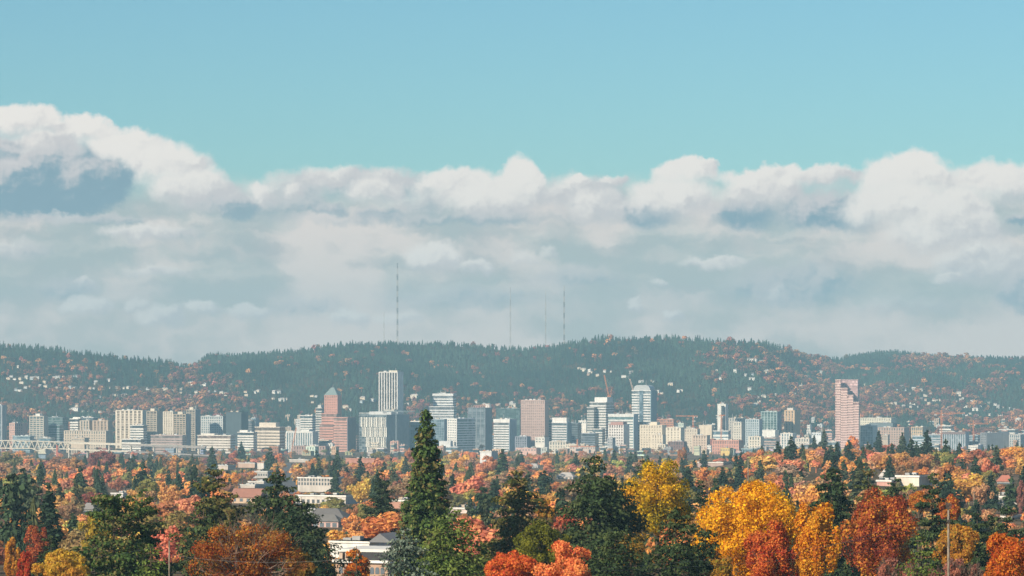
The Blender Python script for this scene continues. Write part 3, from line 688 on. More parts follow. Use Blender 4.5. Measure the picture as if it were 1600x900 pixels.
o = link('roof_frame', MB().box(-w * .5, w * .5, -d * .5, -d * .5 + 1, 2, 3.2).box(-w * .3, w * .5, -d * .3, d * .2, 0, 5).mesh('roof_frame', wall_mat(LGREY)), None, r); o.location = (ox, oy, oz + H)
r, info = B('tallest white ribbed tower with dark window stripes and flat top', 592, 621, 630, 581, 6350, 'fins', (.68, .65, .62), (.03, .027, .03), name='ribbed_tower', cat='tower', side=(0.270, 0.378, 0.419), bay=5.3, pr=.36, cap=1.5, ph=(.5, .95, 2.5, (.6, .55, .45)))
B('low cream block at the foot of the tallest ribbed tower', 600, 616, 620, 640, 6300, 'blank', (.50, .48, .44), rows=0)
B('blue glass block with white roof edge behind the giant sequoia', 641, 656, 664, 658, 6300, 'glass', (.20, .29, .34), GLB, roof=WHITE)
B('teal glass block under the bridge crane gantry right of the fin tower', 622, 638, 645, 668, 6350, 'glass', (.17, .26, .29), GLB)
# --- centre
r, info = root_at('banded_tower', 'white tower with thin window bands and a wider lower half, above the sequoia tip', 'tower', 694, 6400, math.radians(12), CITY)
tier(r, info, 676, 708, 713, 615, 6420, 'bands', (.66, .66, .65), (.12, .14, .16), units=4, cap=4, fh=4.6)
tier(r, info, 668, 709, 714, 635, 6400, 'bands', (.64, .64, .64), (.12, .14, .16), units=0, fh=4.6)
B('blue grey glass block left of the narrow white gridded front', 664, 694, 700, 655, 6320, 'glass', BLUEG, GLB, th=14)
r, info = B('office block with narrow white gridded front and long blue banded side', 699, 714, 743, 654, 6230, 'bands', (.40, .46, .53), GLB, th=50, fh=4.2, br=.40, dmax=52)
w_, d_, z_ = 26.0, 52.0, WZ(654, 6230) - info[2]
_w = (714 - 699) * 6230 / F / (math.cos(math.radians(50)) + (714 - 800) / F * math.sin(math.radians(50)))
_cx = WX(714, 6230) - info[0]; _cy = 0.0; _t = info[3]
_lx = _cx * math.cos(_t) - _cy * math.sin(_t); _ly = _cx * math.sin(_t) + _cy * math.cos(_t)      # the near corner in the block's own axes
for q_ in range(5):
    o = link('front_pier', box_mesh('front_pier', (-1.1, 1.1, -.5, .3, 0, z_ - .1), wall_mat((.76, .73, .69))), None, r); o.location = (_lx - _w + 1.1 + q_ * (_w - 2.2) / 4, _ly, 0)
for q_ in range(int(z_ / 4.2)):
    o = link('front_spandrel', box_mesh('front_spandrel', (0, _w, -.35, .3, 0, 2.3), wall_mat((.76, .73, .69))), None, r); o.location = (_lx - _w, _ly, z_ - 2.4 - q_ * 4.2)
B('stepped white low block between the sequoia and the banded office', 684, 715, 720, 698, 5950, 'thick', (.62, .62, .62), GLB, ph=(.05, .62, 9), fh=4.5)
r, info = B('blue glass tower with dark corner piers and arched crown', 731, 758, 769, 637, 6330, 'glass', (.22, .25, .28), (.085, .115, .14), name='glass_tower', cat='tower', th=26, units=0, bay=8, pr=.14, cap=1)
x_, Y_ = WX(763, 6345), 6345
t = link('roof_drum', None, loc=(x_, Y_ + 12, WZ(640, 6345))); tag(t, 'round white drum on the roof edge of the arched glass tower', 'roof drum')
mbd = MB().bar((0, 0, 0), (0, 0, 9), 5.2, 5.2, 16); link('drum', mbd.mesh('drum', wall_mat(WHITE)), None, t); link('drum_cap', MB().bar((0, 0, 9), (0, 0, 10), 5.6, 5.6, 16).mesh('drum_cap', wall_mat(LGREY)), None, t)
arch = MB()
for i in range(7):
    xa = -14 + i * 4.6
    arch.bar((xa, 0, 0), (xa + 1.1, 0, 4), .45).bar((xa + 1.1, 0, 4), (xa + 3.4, 0, 4), .45).bar((xa + 3.4, 0, 4), (xa + 4.6, 0, 0), .45)
o = link('crown_arches', arch.mesh('crown_arches', wall_mat(PINK)), None, r); o["kind"] = 'stuff'; o.location = (0, 2, WZ(637, 6330) - info[2] + .2)
B('dark green glass slab behind the white banded cube', 775, 812, 818, 638, 6600, 'glass', (.11, .17, .18), GLG, th=12)
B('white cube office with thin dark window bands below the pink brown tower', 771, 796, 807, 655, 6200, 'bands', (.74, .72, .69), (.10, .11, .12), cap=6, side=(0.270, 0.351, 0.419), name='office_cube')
r, info = B('plain pink brown gridded tower with flat top right of centre', 814, 851, 857, 625, 6280, 'grid', (.50, .355, .31), (.27, .20, .18), name='concrete_tower', cat='tower', side=(0.270, 0.311, 0.338), fh=4.6, bay=3.7, pr=.4, cap=2, units=5)
B('dark blue grid block at the foot of the pink brown tower', 805, 823, 829, 682, 6080, 'grid', (.24, .26, .31), GLD)
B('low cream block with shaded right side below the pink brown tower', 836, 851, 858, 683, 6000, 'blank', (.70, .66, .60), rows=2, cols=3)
B('pink low hall among the trees below the dark blue grid block', 806, 838, 846, 700, 5800, 'blank', PINK, rows=1, cols=7)
B('pink rounded stair block beside the dark banded office', 857, 862, 866, 655, 6350, 'bands', (.55, .33, .30))
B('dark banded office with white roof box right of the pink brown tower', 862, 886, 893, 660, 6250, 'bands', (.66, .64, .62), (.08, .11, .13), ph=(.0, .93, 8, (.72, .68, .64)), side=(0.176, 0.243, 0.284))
B('dark teal office right of the white roofed banded office', 888, 903, 909, 661, 6400, 'thin', (.17, .22, .25), GLD)
B('low beige row behind the brick chimney', 858, 884, 890, 690, 6050, 'punched', (.60, .55, .47))
B('low cream flats right of the beige row', 884, 902, 907, 694, 5980, 'blank', CREAM, rows=2, cols=6)
B('long low orange roofed hall behind a brick chimney', 890, 930, 936, 697, 5900, 'blank', (.55, .44, .38), rows=1, cols=10, roof=(.50, .20, .11))
c = link('brick_chimney', None, loc=(WX(902, 5880), 5880, float(terrain(WX(902, 5880), 5880)) - 2)); tag(c, 'square orange brick chimney above the low orange roofed hall', 'chimney')
hc_ = WZ(687, 5880) - c.location.z
link('stack', MB().bar((0, 0, 0), (0, 0, hc_), 2.0, 1.7).mesh('stack', wall_mat((.50, .21, .12))), None, c); link('stack_cap', MB().bar((0, 0, hc_), (0, 0, hc_ + .8), 2.1, 2.1).mesh('stack_cap', wall_mat((.35, .17, .11))), None, c)
B('dark blue low banded block left of the pink topped office', 908, 930, 936, 677, 6150, 'thin', (.22, .26, .31), GLD)
B('small white block above the dark blue low banded one', 904, 916, 920, 657, 6450, 'blank', WHITE, rows=1, cols=4)
B('white low stack of flats behind the dark blue banded block', 925, 941, 946, 670, 6300, 'bands', (.62, .60, .57))
r, info = root_at('banded_tower', 'white banded tower with pale roof box, below the pair of luffing cranes', 'tower', 938, 6350, math.radians(22), CITY)
tier(r, info, 921, 947, 960, 628, 6350, 'bands', (.70, .68, .65), (.11, .12, .12), units=0, ph=(.25, 1.0, 8, (.72, .70, .67)), fh=4.5)
tier(r, info, 917, 928, 932, 636, 6345, 'bands', (.55, .54, .51), (.11, .12, .12), units=0, fh=4.5)
B('pale greenish banded office behind the pink topped office', 950, 990, 997, 647, 6260, 'thick', (.66, .65, .62), (.10, .17, .18), side=(0.324, 0.432, 0.499), cap=5, fh=4.6)
r, info = B('white gridded office with pink brown sloping top floors', 951, 974, 983, 663, 6120, 'grid', (.74, .70, .66), (.13, .09, .09), side=(0.351, 0.446, 0.527), fh=4.6, br=.42, roof=(.45, .25, .22), ph=(.08, .94, 4, (.42, .24, .21)))
B('grey narrow block in front of the pink topped office', 949, 957, 961, 684, 5950, 'blank', (.42, .42, .43), rows=3, cols=2)
r, info = root_at('dome_topped_tower', 'tall white banded tower with central dark glass strip and rounded grey crown', 'tower', 1004, 6300, math.radians(20), CITY)
tt = tier(r, info, 987, 1017, 1026, 610, 6300, 'bands', (.70, .69, .67), (.10, .13, .15), units=0, side=(0.176, 0.270, 0.324), fh=4.6)
w, d, H, ox, oy, oz = tt
o = link('glass_strip', box_mesh('glass_strip', (-w * .1, w * .1, -d / 2 - .5, -d / 2 + 2, 2, H - .5), glass_mat((.08, .13, .17), .2)), None, r); o.location = (ox, oy, oz)
prof = [(-.42, 0), (-.42, 4), (-.36, 7.5), (-.26, 9.3), (.26, 9.3), (.36, 7.5), (.42, 4), (.42, 0)]
vv = [(px_ * w, sy * d * .42, pz) for sy in (-1, 1) for (px_, pz) in prof]; ff = [[i, (i + 1) % 8, 8 + (i + 1) % 8, 8 + i] for i in range(8)] + [list(range(8))[::-1], list(range(8, 16))]
o = link('crown_vault', MB().add(vv, ff).mesh('crown_vault', metal_mat((.40, .42, .43), .5)), None, r); o.location = (ox, oy, oz + H - .2)
o = link('antenna', MB().bar((0, 0, 9), (0, 0, 19), .35, .15).mesh('antenna', metal_mat((.4, .4, .4))), None, r); o.location = (ox + w * .1, oy, oz + H)
# --- cream quarter
B('large cream department block with two wings below the dome topped tower', 1000, 1034, 1041, 664, 6200, 'punched', (.70, .61, .48), (.30, .24, .18), ph=(.45, .75, 5), units=3)
B('lower cream wing in front of the large cream block', 1018, 1035, 1040, 679, 6130, 'punched', (.68, .59, .47), (.30, .24, .18))
B('orange brick apartment block behind the cream quarter', 1026, 1052, 1057, 655, 6480, 'balcony', (.52, .25, .16), (.20, .12, .10))
B('narrow cream hotel with a vertical strip of windows', 1041, 1063, 1069, 668, 6180, 'punched', (.72, .64, .52), (.28, .22, .17), bay=6)
B('cream block with pale green roof behind the narrow hotel', 1054, 1068, 1072, 661, 6350, 'blank', (.55, .62, .55), rows=2, cols=5)
B('dark brown brick warehouse with flat roof below the narrow hotel', 1044, 1068, 1073, 690, 6000, 'punched', DBRICK, GLD)
B('tan office with rows of small windows and cornice', 1082, 1104, 1109, 680, 6050, 'punched', (.56, .44, .35), (.20, .15, .12), over=.6)
B('long cream block behind the tan corniced office', 1069, 1089, 1093, 670, 6250, 'punched', (.64, .56, .46), (.3, .24, .2))
B('plain cream windowless box above the tan corniced office', 1092, 1112, 1116, 664, 6350, 'blank', (.66, .56, .44))
B('slim white tower with a single dark stripe, alone on the skyline', 1121, 1134, 1137, 631, 6450, 'blank', (.70, .68, .63), name='slim_tower', cat='tower', rows=0)
B('dark window shaft set in the slim white tower', 1127, 1130.5, 1132, 634, 6446, 'glass', (.10, .12, .14), GLD, dmin=3, dmax=3, units=0)
B('white office with two window bands left of the orange pink block', 1114, 1138, 1142, 673, 6200, 'thick', (.72, .71, .68), GLB, fh=5.5)
B('orange pink low office with square windows and green entrance', 1113, 1154, 1161, 688, 5950, 'grid', (.62, .31, .23), (.25, .15, .13), fh=5)
B('yellow low building in front of the orange pink office', 1126, 1140, 1146, 700, 5800, 'blank', (.66, .48, .16), rows=1, cols=4)
B('blue green glass roofed hall right of the yellow building', 1158, 1180, 1186, 701, 5800, 'thin', (.33, .42, .43), GLB)
B('beige grey block left of the blue gridded apartments', 1139, 1160, 1166, 653, 6500, 'punched', (.47, .44, .40))
B('cream low block in front of the beige grey one', 1146, 1158, 1162, 660, 6350, 'punched', (.62, .57, .49))
B('blue gridded apartment block left of the teal glass slab', 1165, 1186, 1191, 655, 6450, 'grid', (.46, .52, .55), GLB)
B('teal glass slab with vertical pale lines on the skyline', 1189, 1214, 1221, 643, 6500, 'glass', (.38, .48, .48), GLG, bay=5.5, pr=.2, side=(0.216, 0.297, 0.338))
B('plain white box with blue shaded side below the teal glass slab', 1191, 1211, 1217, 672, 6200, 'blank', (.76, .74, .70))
B('brown glazed low block under the plain white box', 1190, 1212, 1219, 684, 6120, 'bands', (.48, .36, .31))
B('tan tower with three yellow window stripes under white terrace houses', 1226, 1241, 1250, 641, 6550, 'piers', (.60, .42, .26), (.20, .18, .17), ph=(.2, .8, 4, (.6, .55, .5)), name='apartment_tower')
B('white block with blue windows below the tan striped tower', 1220, 1238, 1244, 677, 6200, 'piers', WHITE, GLB)
B('low cream block left of the white block with blue windows', 1170, 1188, 1193, 682, 6050, 'punched', (.66, .60, .50))
B('cream low block with dark openings right of the white blue windowed block', 1243, 1264, 1270, 685, 6080, 'punched', (.66, .60, .52))
B('white blue box left of the pink stepped tower', 1268, 1283, 1288, 676, 6250, 'blank', (.66, .68, .70), rows=1, cols=4)
B('low white sheds at the foot of the pink stepped tower', 1284, 1306, 1313, 690, 6000, 'thick', (.68, .64, .58))
B('brown low block behind the small conifers left of the pink stepped tower', 1250, 1278, 1285, 694, 5900, 'bands', (.50, .42, .37))
# --- pink stepped tower
r, info = root_at('pink_stepped_tower', 'tall pink stone tower with stepped front stair profile', 'tower', 1324, 6300, math.radians(13), CITY)
PS, PG = (.74, .52, .46), (.36, .22, .20)
for i, (xa, xb, yt_) in enumerate([(1305, 1313.5, 593), (1313.5, 1324, 606), (1324, 1333, 617), (1333, 1342, 628)]):
    tier(r, info, xa, xb, xb + 1, yt_, 6300 - i * 2.2, 'bands', PS, PG, units=0, fh=4.3, br=.5, dmin=16, dmax=16)
tier(r, info, 1311, 1340.5, 1343.5, 593, 6318, 'bands', (.50, .34, .34), (.46, .30, .30), units=0, fh=4.3, br=.3, gr=.4)
B('pale green glassy block right of the pink stepped tower', 1344, 1364, 1371, 665, 6350, 'glass', (.50, .56, .55), (.20, .27, .28))
B('long pale yellow terrace with dark roof above the pale green block', 1343, 1392, 1400, 653, 6800, 'punched', (.66, .62, .50), (.3, .3, .28), units=3)
B('dark roofed long hall below the pale yellow terrace', 1358, 1395, 1402, 661, 6750, 'blank', (.17, .21, .23))
B('low tan row among trees right of the pale green block', 1372, 1412, 1420, 668, 6600, 'punched', (.46, .33, .27))
B('tan framed building shell with blue glass among conifers', 1424, 1441, 1449, 667, 6350, 'grid', (.56, .42, .28), GLB, fh=5)
B('low white blue hall behind the dark conifers', 1425, 1446, 1452, 681, 6150, 'bands', (.58, .62, .66), GLB)
B('white penthouse block behind the brown topped striped office', 1468, 1486, 1491, 665, 6500, 'thick', (.72, .70, .66), GLD)
B('blue grey office with white vertical fins and brown cornice', 1472, 1508, 1514, 675, 6250, 'fins', (.50, .53, .56), (.11, .15, .18), roof=(.22, .16, .16), cap=4, bay=4.2, pr=.32)
B('blue banded block between the finned office and the dark slate office', 1514, 1528, 1534, 680, 6300, 'thin', (.36, .43, .48), GLB)
B('low white hall roof in front of the blue banded block', 1513, 1528, 1533, 696, 5950, 'blank', (.72, .68, .62), rows=1, cols=5)
B('dark slate office with a pale gridded left face at the right of the city', 1532, 1541, 1577, 676, 6250, 'grid', (.27, .28, .30), GLD, th=56, dmax=60, side=(0.101, 0.142, 0.169))
B('grey beige apartment block right of the dark slate office', 1577, 1594, 1602, 679, 6250, 'grid', (.46, .45, .43), GLB)
B('pale grey block cut by the photo edge beyond the beige apartments', 1596, 1612, 1618, 672, 6500, 'bands', (.52, .50, .48))
B('low white row of roofs behind the dark slate office', 1560, 1586, 1592, 671, 6700, 'thick', (.64, .62, .58))
B('low blue grey hall behind the tower crane', 1448, 1470, 1476, 679, 6300, 'bands', (.44, .46, .48), GLB)
# low fill-in blocks between the named ones
FILL = [(BEIGE, 'beige'), (WHITE, 'white'), (BRICK, 'brick red'), (GREY, 'grey'), (CREAM, 'cream'), (TAN, 'tan'), (LGREY, 'pale grey'), (PINK, 'pink'), (BLUEG, 'blue grey')]
LANDMARK = [(10, 'the grey edge tower'), (60, 'the truss bridge pier'), (105, 'the end of the truss'), (150, 'the striped apartments'), (205, 'the cream hospital slab'), (270, 'the brown balcony towers'), (330, 'the pale gridded slab'), (366, 'the dark slate box'), (420, 'the broad beige office'), (470, 'the white framed glass box'), (525, 'the brick pyramid tower'), (580, 'the fin tower'), (611, 'the tallest ribbed tower'),
            (665, 'the giant sequoia'), (694, 'the white banded tower'), (745, 'the arched glass tower'), (785, 'the white cube office'), (833, 'the pink brown tower'), (875, 'the white roofed banded office'), (938, 'the luffing cranes'), (972, 'the pink topped office'), (1004, 'the dome topped tower'), (1050, 'the narrow cream hotel'), (1095, 'the tan corniced office'), (1128, 'the slim white tower'), (1175, 'the blue gridded apartments'), (1205, 'the teal glass slab'),
            (1238, 'the tan striped tower'), (1278, 'the white blue box'), (1323, 'the pink stepped tower'), (1357, 'the pale green block'), (1400, 'the pale yellow terrace'), (1436, 'the tan building shell'), (1472, 'the orange tower crane'), (1495, 'the white finned office'), (1555, 'the dark slate office'), (1595, 'the photo edge')]
ORD = ['first', 'second', 'third', 'fourth', 'fifth', 'sixth', 'seventh', 'eighth', 'ninth', 'tenth', 'eleventh', 'twelfth', 'thirteenth', 'fourteenth', 'fifteenth', 'sixteenth']
PENDING = []
def later(o, px, py, look, where):
    """a label that is completed once all things of the same look near the same landmark are known"""
    lm = min(LANDMARK, key=lambda q: abs(q[0] - px))[1]; PENDING.append((o, px, py, look, where, lm))
def finish_labels():
    g = {}
    for rec in PENDING: g.setdefault((rec[3], rec[4], rec[5]), []).append(rec)
    for (look, where, lm), recs in g.items():
        recs.sort(key=lambda q: (q[1], q[2]))
        for i, rec in enumerate(recs):
            tail = '' if len(recs) == 1 else ', ' + ('leftmost' if i == 0 else 'rightmost' if i == len(recs) - 1 else ORD[i % 16] + ' from left') + (' of two' if len(recs) == 2 else '')
            rec[0]["label"] = f"{look} {where} {lm}{tail}"
for i in range(96):
    px = -20 + 1640 * (i + rb.uniform(.1, .9)) / 96; wpx = rb.uniform(6, 17) * (1.3 if i % 5 == 0 else 1); yt_ = rb.uniform(697, 707) if i % 3 else rb.uniform(680, 696)
    if px < 310: yt_ = rb.uniform(700, 709) if i % 3 else rb.uniform(682, 688)
    c, cn = rb.choice(FILL); c = tuple(v * rb.uniform(.7, 1.05) for v in c); st_ = rb.choice(['bands', 'punched', 'thick', 'blank', 'punched'])
    Yf = rb.uniform(5750, 5950) if i % 3 else rb.uniform(6150, 6600)
    nm = {'bands': 'banded', 'punched': 'small-windowed', 'thick': 'broad-banded', 'blank': 'plain-walled'}[st_]
    kw = dict(rows=2, cols=5) if st_ == 'blank' else {}
    o, _ = B('x', px, px + wpx * .8, px + wpx, yt_, Yf, st_, c, GLD if rb.random() < .5 else GL, name='low_city_building', units=rb.randint(1, 3), th=rb.choice([14, 20, 26]), group='low buildings filling the city centre', dmin=12, **kw)
    later(o, px + wpx / 2, yt_, f'low {cn} {nm} building', 'near the foot of')

for i in range(125):
    px = rb.choice([rb.uniform(1020, 1300), rb.uniform(1040, 1300), rb.uniform(1000, 1300), rb.uniform(1000, 1300), rb.uniform(1345, 1600), rb.uniform(860, 1000), rb.uniform(440, 500), rb.uniform(640, 700)]); wpx = rb.uniform(5, 13); yt_ = rb.uniform(648, 688); q_ = hill_hit(px + wpx / 2, yt_ + rb.uniform(6, 14)); Yf = q_[1] if q_ else 7050.0
    c, cn = rb.choice([(WHITE, 'white'), (CREAM, 'cream'), (CREAM, 'cream'), (LGREY, 'pale grey'), (PINK, 'pink'), (BEIGE, 'beige'), (TAN, 'tan')]); st_ = rb.choice(['bands', 'punched', 'punched', 'blank'])
    nm = {'bands': 'banded', 'punched': 'small-windowed', 'blank': 'plain-walled'}[st_]
    o, _ = B('x', px, px + wpx * .78, px + wpx, yt_, Yf, st_, c, GL, name='low_city_building', units=2, th=rb.choice([14, 20, 26]), group='low buildings filling the city centre', dmin=10, **(dict(rows=2, cols=3) if st_ == 'blank' else {}))
    later(o, px + wpx / 2, yt_, f'small {cn} {nm} block', 'behind')

for i in range(64):
    px = rb.choice([rb.uniform(990, 1300), rb.uniform(990, 1300), rb.uniform(860, 1000), rb.uniform(430, 630), rb.uniform(1340, 1600)]); wpx = rb.uniform(7, 17); yt_ = rb.uniform(672, 699); Yf = 6650 - (yt_ - 672) * 24 + rb.uniform(-60, 60)
    c, cn = rb.choice([(WHITE, 'white'), (CREAM, 'cream'), (WHITE, 'white'), (LGREY, 'pale grey'), (PINK, 'pink'), (BEIGE, 'beige')]); st_ = rb.choice(['bands', 'punched', 'thick', 'blank']); nm = {'bands': 'banded', 'punched': 'small-windowed', 'thick': 'broad-banded', 'blank': 'plain-walled'}[st_]
    o, _ = B('x', px, px + wpx * .78, px + wpx, yt_, Yf, st_, c, GL, name='low_city_building', units=3, th=rb.choice([14, 20, 26]), group='low buildings filling the city centre', dmin=12, **(dict(rows=2, cols=4) if st_ == 'blank' else {}))
    later(o, px + wpx / 2, yt_, f'{cn} {nm} low-rise', 'beside')

# ------------------------------------------------------------------ truss bridge with its approach
YB = 5500.0
def bp(px, py, dy=0.0): return (WX(px, YB), YB + dy, WZ(py, YB))
BST = metal_mat((.74, .66, .54), .6); BCON = wall_mat((.64, .58, .50)); BDK = wall_mat((.36, .33, .31))
br_ = link('truss_bridge', None, loc=(0, 0, 0)); tag(br_, 'double deck truss bridge with zigzag diagonals and long approach', 'bridge')
xs_ = list(np.arange(-46, 109, 4.55)); 
def bot(px):
    t = max(0, 1 - abs(px - 60) / 11.0); return 700.3 + 4.5 * t + max(0, px - 60) * .03
def topy(px): return 688.6 + max(0, px - 20) * .032
for side, dy in (('near', 0.0), ('far', 16.0)):
    link('top_chord', MB().bar(bp(-46, topy(-46), dy), bp(20, topy(20), dy), 1.0).bar(bp(20, topy(20), dy), bp(108, topy(108), dy), 1.0).mesh('top_chord', BST), None, br_)
    m_ = MB()
    for a_, b_ in zip(xs_[:-1], xs_[1:]): m_.bar(bp(a_, bot(a_), dy), bp(b_, bot(b_), dy), 1.0)
    link('bottom_chord', m_.mesh('bottom_chord', BST), None, br_)
    for i, (a_, b_) in enumerate(zip(xs_[:-1], xs_[1:])):
        p, q = (bp(a_, topy(a_), dy), bp(b_, bot(b_), dy)) if i % 2 else (bp(a_, bot(a_), dy), bp(b_, topy(b_), dy))
        link('diagonal', MB().bar(p, q, .72).mesh('diagonal', BST), None, br_)
def deck(name, x0, y0, x1, y1, th_, mat, dy0=-1.0, dy1=17.5):
    v = []
    for (px, py) in ((x0, y0), (x1, y1)):
        for dy in (dy0, dy1):
            for dz_ in (0, -th_): x, y, z = bp(px, py, dy); v.append((x, y, z + dz_))
    link(name, MB().add(v, [[0, 2, 6, 4], [1, 5, 7, 3], [0, 4, 5, 1], [2, 3, 7, 6], [0, 1, 3, 2], [4, 6, 7, 5]]).mesh(name, mat), None, br_)
deck('upper_deck', -46, 687.6, 20, 687.9, 1.0, BST); deck('upper_deck', 20, 687.9, 108, 690.6, 1.0, BST); deck('lower_deck', -46, 699.2, 108, 701.6, .8, BDK, .8, 15)
deck('approach_deck', 108, 690.8, 190, 693.4, 2.4, BST); deck('approach_deck', 190, 693.4, 320, 698.2, 2.6, BDK)
deck('railing', 108, 689.8, 320, 697.2, .5, BST, -1.2, -.8)
deck('lower_approach_deck', 108, 701.2, 200, 704.5, 1.8, BST, -3, 15.5); deck('lower_approach_deck', 200, 704.5, 330, 711, 1.8, BDK, -3, 15.5)
for px in (107.5, 136, 170, 204, 240, 276, 310):
    zt_ = WZ(693, YB); zg = float(ground(WX(px, YB), YB))
    link('pier', MB().bar((WX(px, YB), YB + 1, zg - 2), (WX(px, YB), YB + 1, zt_ - (px - 107) * .035), 1.15).bar((WX(px, YB), YB + 14, zg - 2), (WX(px, YB), YB + 14, zt_ - (px - 107) * .035), 1.15).bar((WX(px, YB), YB - 1, WZ(705 + (px - 107) * .03, YB)), (WX(px, YB), YB + 16, WZ(705 + (px - 107) * .03, YB)), .9).mesh('pier', BCON), None, br_)
zg = float(ground(WX(60, YB), YB))
link('main_pier', MB().bar((WX(59, YB), YB + 1, zg - 2), (WX(59, YB), YB + 1, WZ(704, YB)), 1.3).bar((WX(59, YB), YB + 15, zg - 2), (WX(59, YB), YB + 15, WZ(704, YB)), 1.3).mesh('main_pier', BCON), None, br_)
# hipped pavilion under the bridge and a red chimney before it
pv_ = link('riverside_pavilion', None, loc=(WX(66, 5420), 5420, float(ground(WX(66, 5420), 5420)) - 2)); tag(pv_, 'pale hip roofed pavilion with blue walls under the truss bridge', 'building')
hz_ = WZ(709, 5420) - pv_.location.z
link('wall', MB().box(-5.5, 5.5, -5, 5, 0, hz_).mesh('wall', wall_mat((.25, .33, .40))), None, pv_)
link('roof', MB().add([(-7, -6.5, hz_), (7, -6.5, hz_), (7, 6.5, hz_), (-7, 6.5, hz_), (-2.5, 0, hz_ + 6.2), (2.5, 0, hz_ + 6.2)], [[0, 1, 5, 4], [1, 2, 5], [2, 3, 4, 5], [3, 0, 4], [3, 2, 1, 0]]).mesh('roof', wall_mat((.55, .52, .40))), None, pv_)
rc = link('brick_chimney', None, loc=(WX(89.5, 5400), 5400, float(ground(WX(89.5, 5400), 5400)) - 2)); tag(rc, 'red brick chimney standing before the truss bridge', 'chimney')
hz_ = WZ(696, 5400) - rc.location.z
link('stack', MB().bar((0, 0, 0), (0, 0, hz_), 2.0, 1.5, 10).mesh('stack', wall_mat((.52, .16, .11))), None, rc); link('stack_rim', MB().bar((0, 0, hz_), (0, 0, hz_ + .7), 1.8, 1.8, 10).mesh('stack_rim', wall_mat((.36, .13, .10))), None, rc)

# ------------------------------------------------------------------ cranes and radio masts
def lattice(mb, a, b, w, n, t):
    """a square lattice boom from a to b"""
    a = Vector(a); b = Vector(b); d = (b - a).normalized(); up = Vector((0, 1, 0)) if abs(d.y) < .9 else Vector((0, 0, 1))
    x = d.cross(up).normalized(); y = d.cross(x).normalized(); cs = [(x * i + y * j) * (w / 2) for i, j in ((-1, -1), (1, -1), (1, 1), (-1, 1))]
    for c in cs: mb.bar(a + c, b + c, t)
    for k_ in range(n):
        p = a + (b - a) * (k_ / n); q = a + (b - a) * ((k_ + 1) / n)
        for i in range(4): mb.bar(p + cs[i], q + cs[(i + 1) % 4], t * .7)
    return mb
ORG = metal_mat((.62, .22, .08), .5); CRT = metal_mat((.60, .45, .36), .5); CGR = wall_mat((.4, .4, .4))
def tower_crane(label, px, ytop, yjib, xj0, xj1, Y, mat=ORG, ybase=705):
    r = link('tower_crane', None, loc=(WX(px, Y), Y, WZ(ybase, Y))); tag(r, label, 'crane', 'cranes over the city')
    z = lambda py: WZ(py, Y) - r.location.z; mpp = Y / F
    link('mast', lattice(MB(), (0, 0, 0), (0, 0, z(yjib)), 1.9, 16, .34).mesh('mast', mat), None, r)
    link('apex', lattice(MB(), (0, 0, z(yjib)), (0, 0, z(ytop)), 1.2, 3, .3).mesh('apex', mat), None, r)
    xl, xr = (xj0 - px) * mpp, (xj1 - px) * mpp; lng, sht = (xr, xl) if abs(xr) > abs(xl) else (xl, xr)
    link('jib', lattice(MB(), (0, 0, z(yjib) + .8), (lng, 0, z(yjib) + 1.4), 1.5, 14, .3).mesh('jib', mat), None, r)
    link('counter_jib', lattice(MB(), (0, 0, z(yjib) + .8), (sht, 0, z(yjib) + .8), 1.3, 4, .3).mesh('counter_jib', mat), None, r)
    link('counterweight', MB().box(min(sht, sht * .7), max(sht, sht * .7), -.8, .8, z(yjib) - 2.2, z(yjib) + .4).mesh('counterweight', CGR), None, r)
    link('cab', MB().box(.9, 2.6, -1, 1, z(yjib) - 2.2, z(yjib)).mesh('cab', wall_mat((.7, .7, .7))), None, r)
    link('tie_rod', MB().bar((0, 0, z(ytop)), (lng * .6, 0, z(yjib) + 1.6), .12).bar((0, 0, z(ytop)), (sht * .9, 0, z(yjib) + 1), .12).mesh('tie_rod', mat), None, r)
tower_crane('large orange tower crane over the city with jib pointing right', 1471, 641, 647, 1460, 1508, 6100)
tower_crane('smaller orange tower crane right of the large one', 1521, 657, 663, 1512, 1545, 6300)
tower_crane('orange tower crane in front of the slim white tower', 1127, 648, 650, 1123, 1133, 6150, ybase=700)
tower_crane('low orange crane with level jib above the cream hotel', 1083, 649, 651, 1056, 1090, 6350, ybase=690)
tower_crane('pale grey crane crossing the glass tower beside the fin tower', 619, 641, 644, 598, 648, 6150, mat=metal_mat((.24, .29, .31), .5), ybase=690)
def luffing(label, px, ybase, tip, tail, Y, mat, w=1.6, big=1.0):
    r = link('luffing_crane', None, loc=(WX(px, Y), Y, WZ(ybase, Y))); tag(r, label, 'crane', 'cranes over the city')
    f = lambda p: (WX(p[0], Y) - r.location.x, 0, WZ(p[1], Y) - r.location.z)
    tb = Vector(f(tip)); link('boom', lattice(MB(), (0, 0, 2), tb, w, 16, .32 * big).mesh('boom', mat), None, r)
    link('machinery_deck', MB().box(-2.5, 4, -1.5, 1.5, 0, 2.2).mesh('machinery_deck', mat), None, r)
    link('a_frame', MB().bar((1, 0, 2), f(tail), .3 * big).bar((4, 0, 2), f(tail), .3 * big).mesh('a_frame', mat), None, r)
    link('pendant_line', MB().bar(f(tail), tb, .1).mesh('pendant_line', CGR), None, r); return r
luffing('orange luffing crane with steep boom above the white banded tower', 951, 620, (944, 586), (956, 606), 6420, ORG)
luffing('short pale luffing crane left of the dome topped tower', 989, 611, (984, 592), (992, 604), 6450, CRT)
luffing('long thin orange crane boom rising before the white framed glass box', 452, 724, (463, 668), (449, 716), 5000, ORG, 1.2, .8)
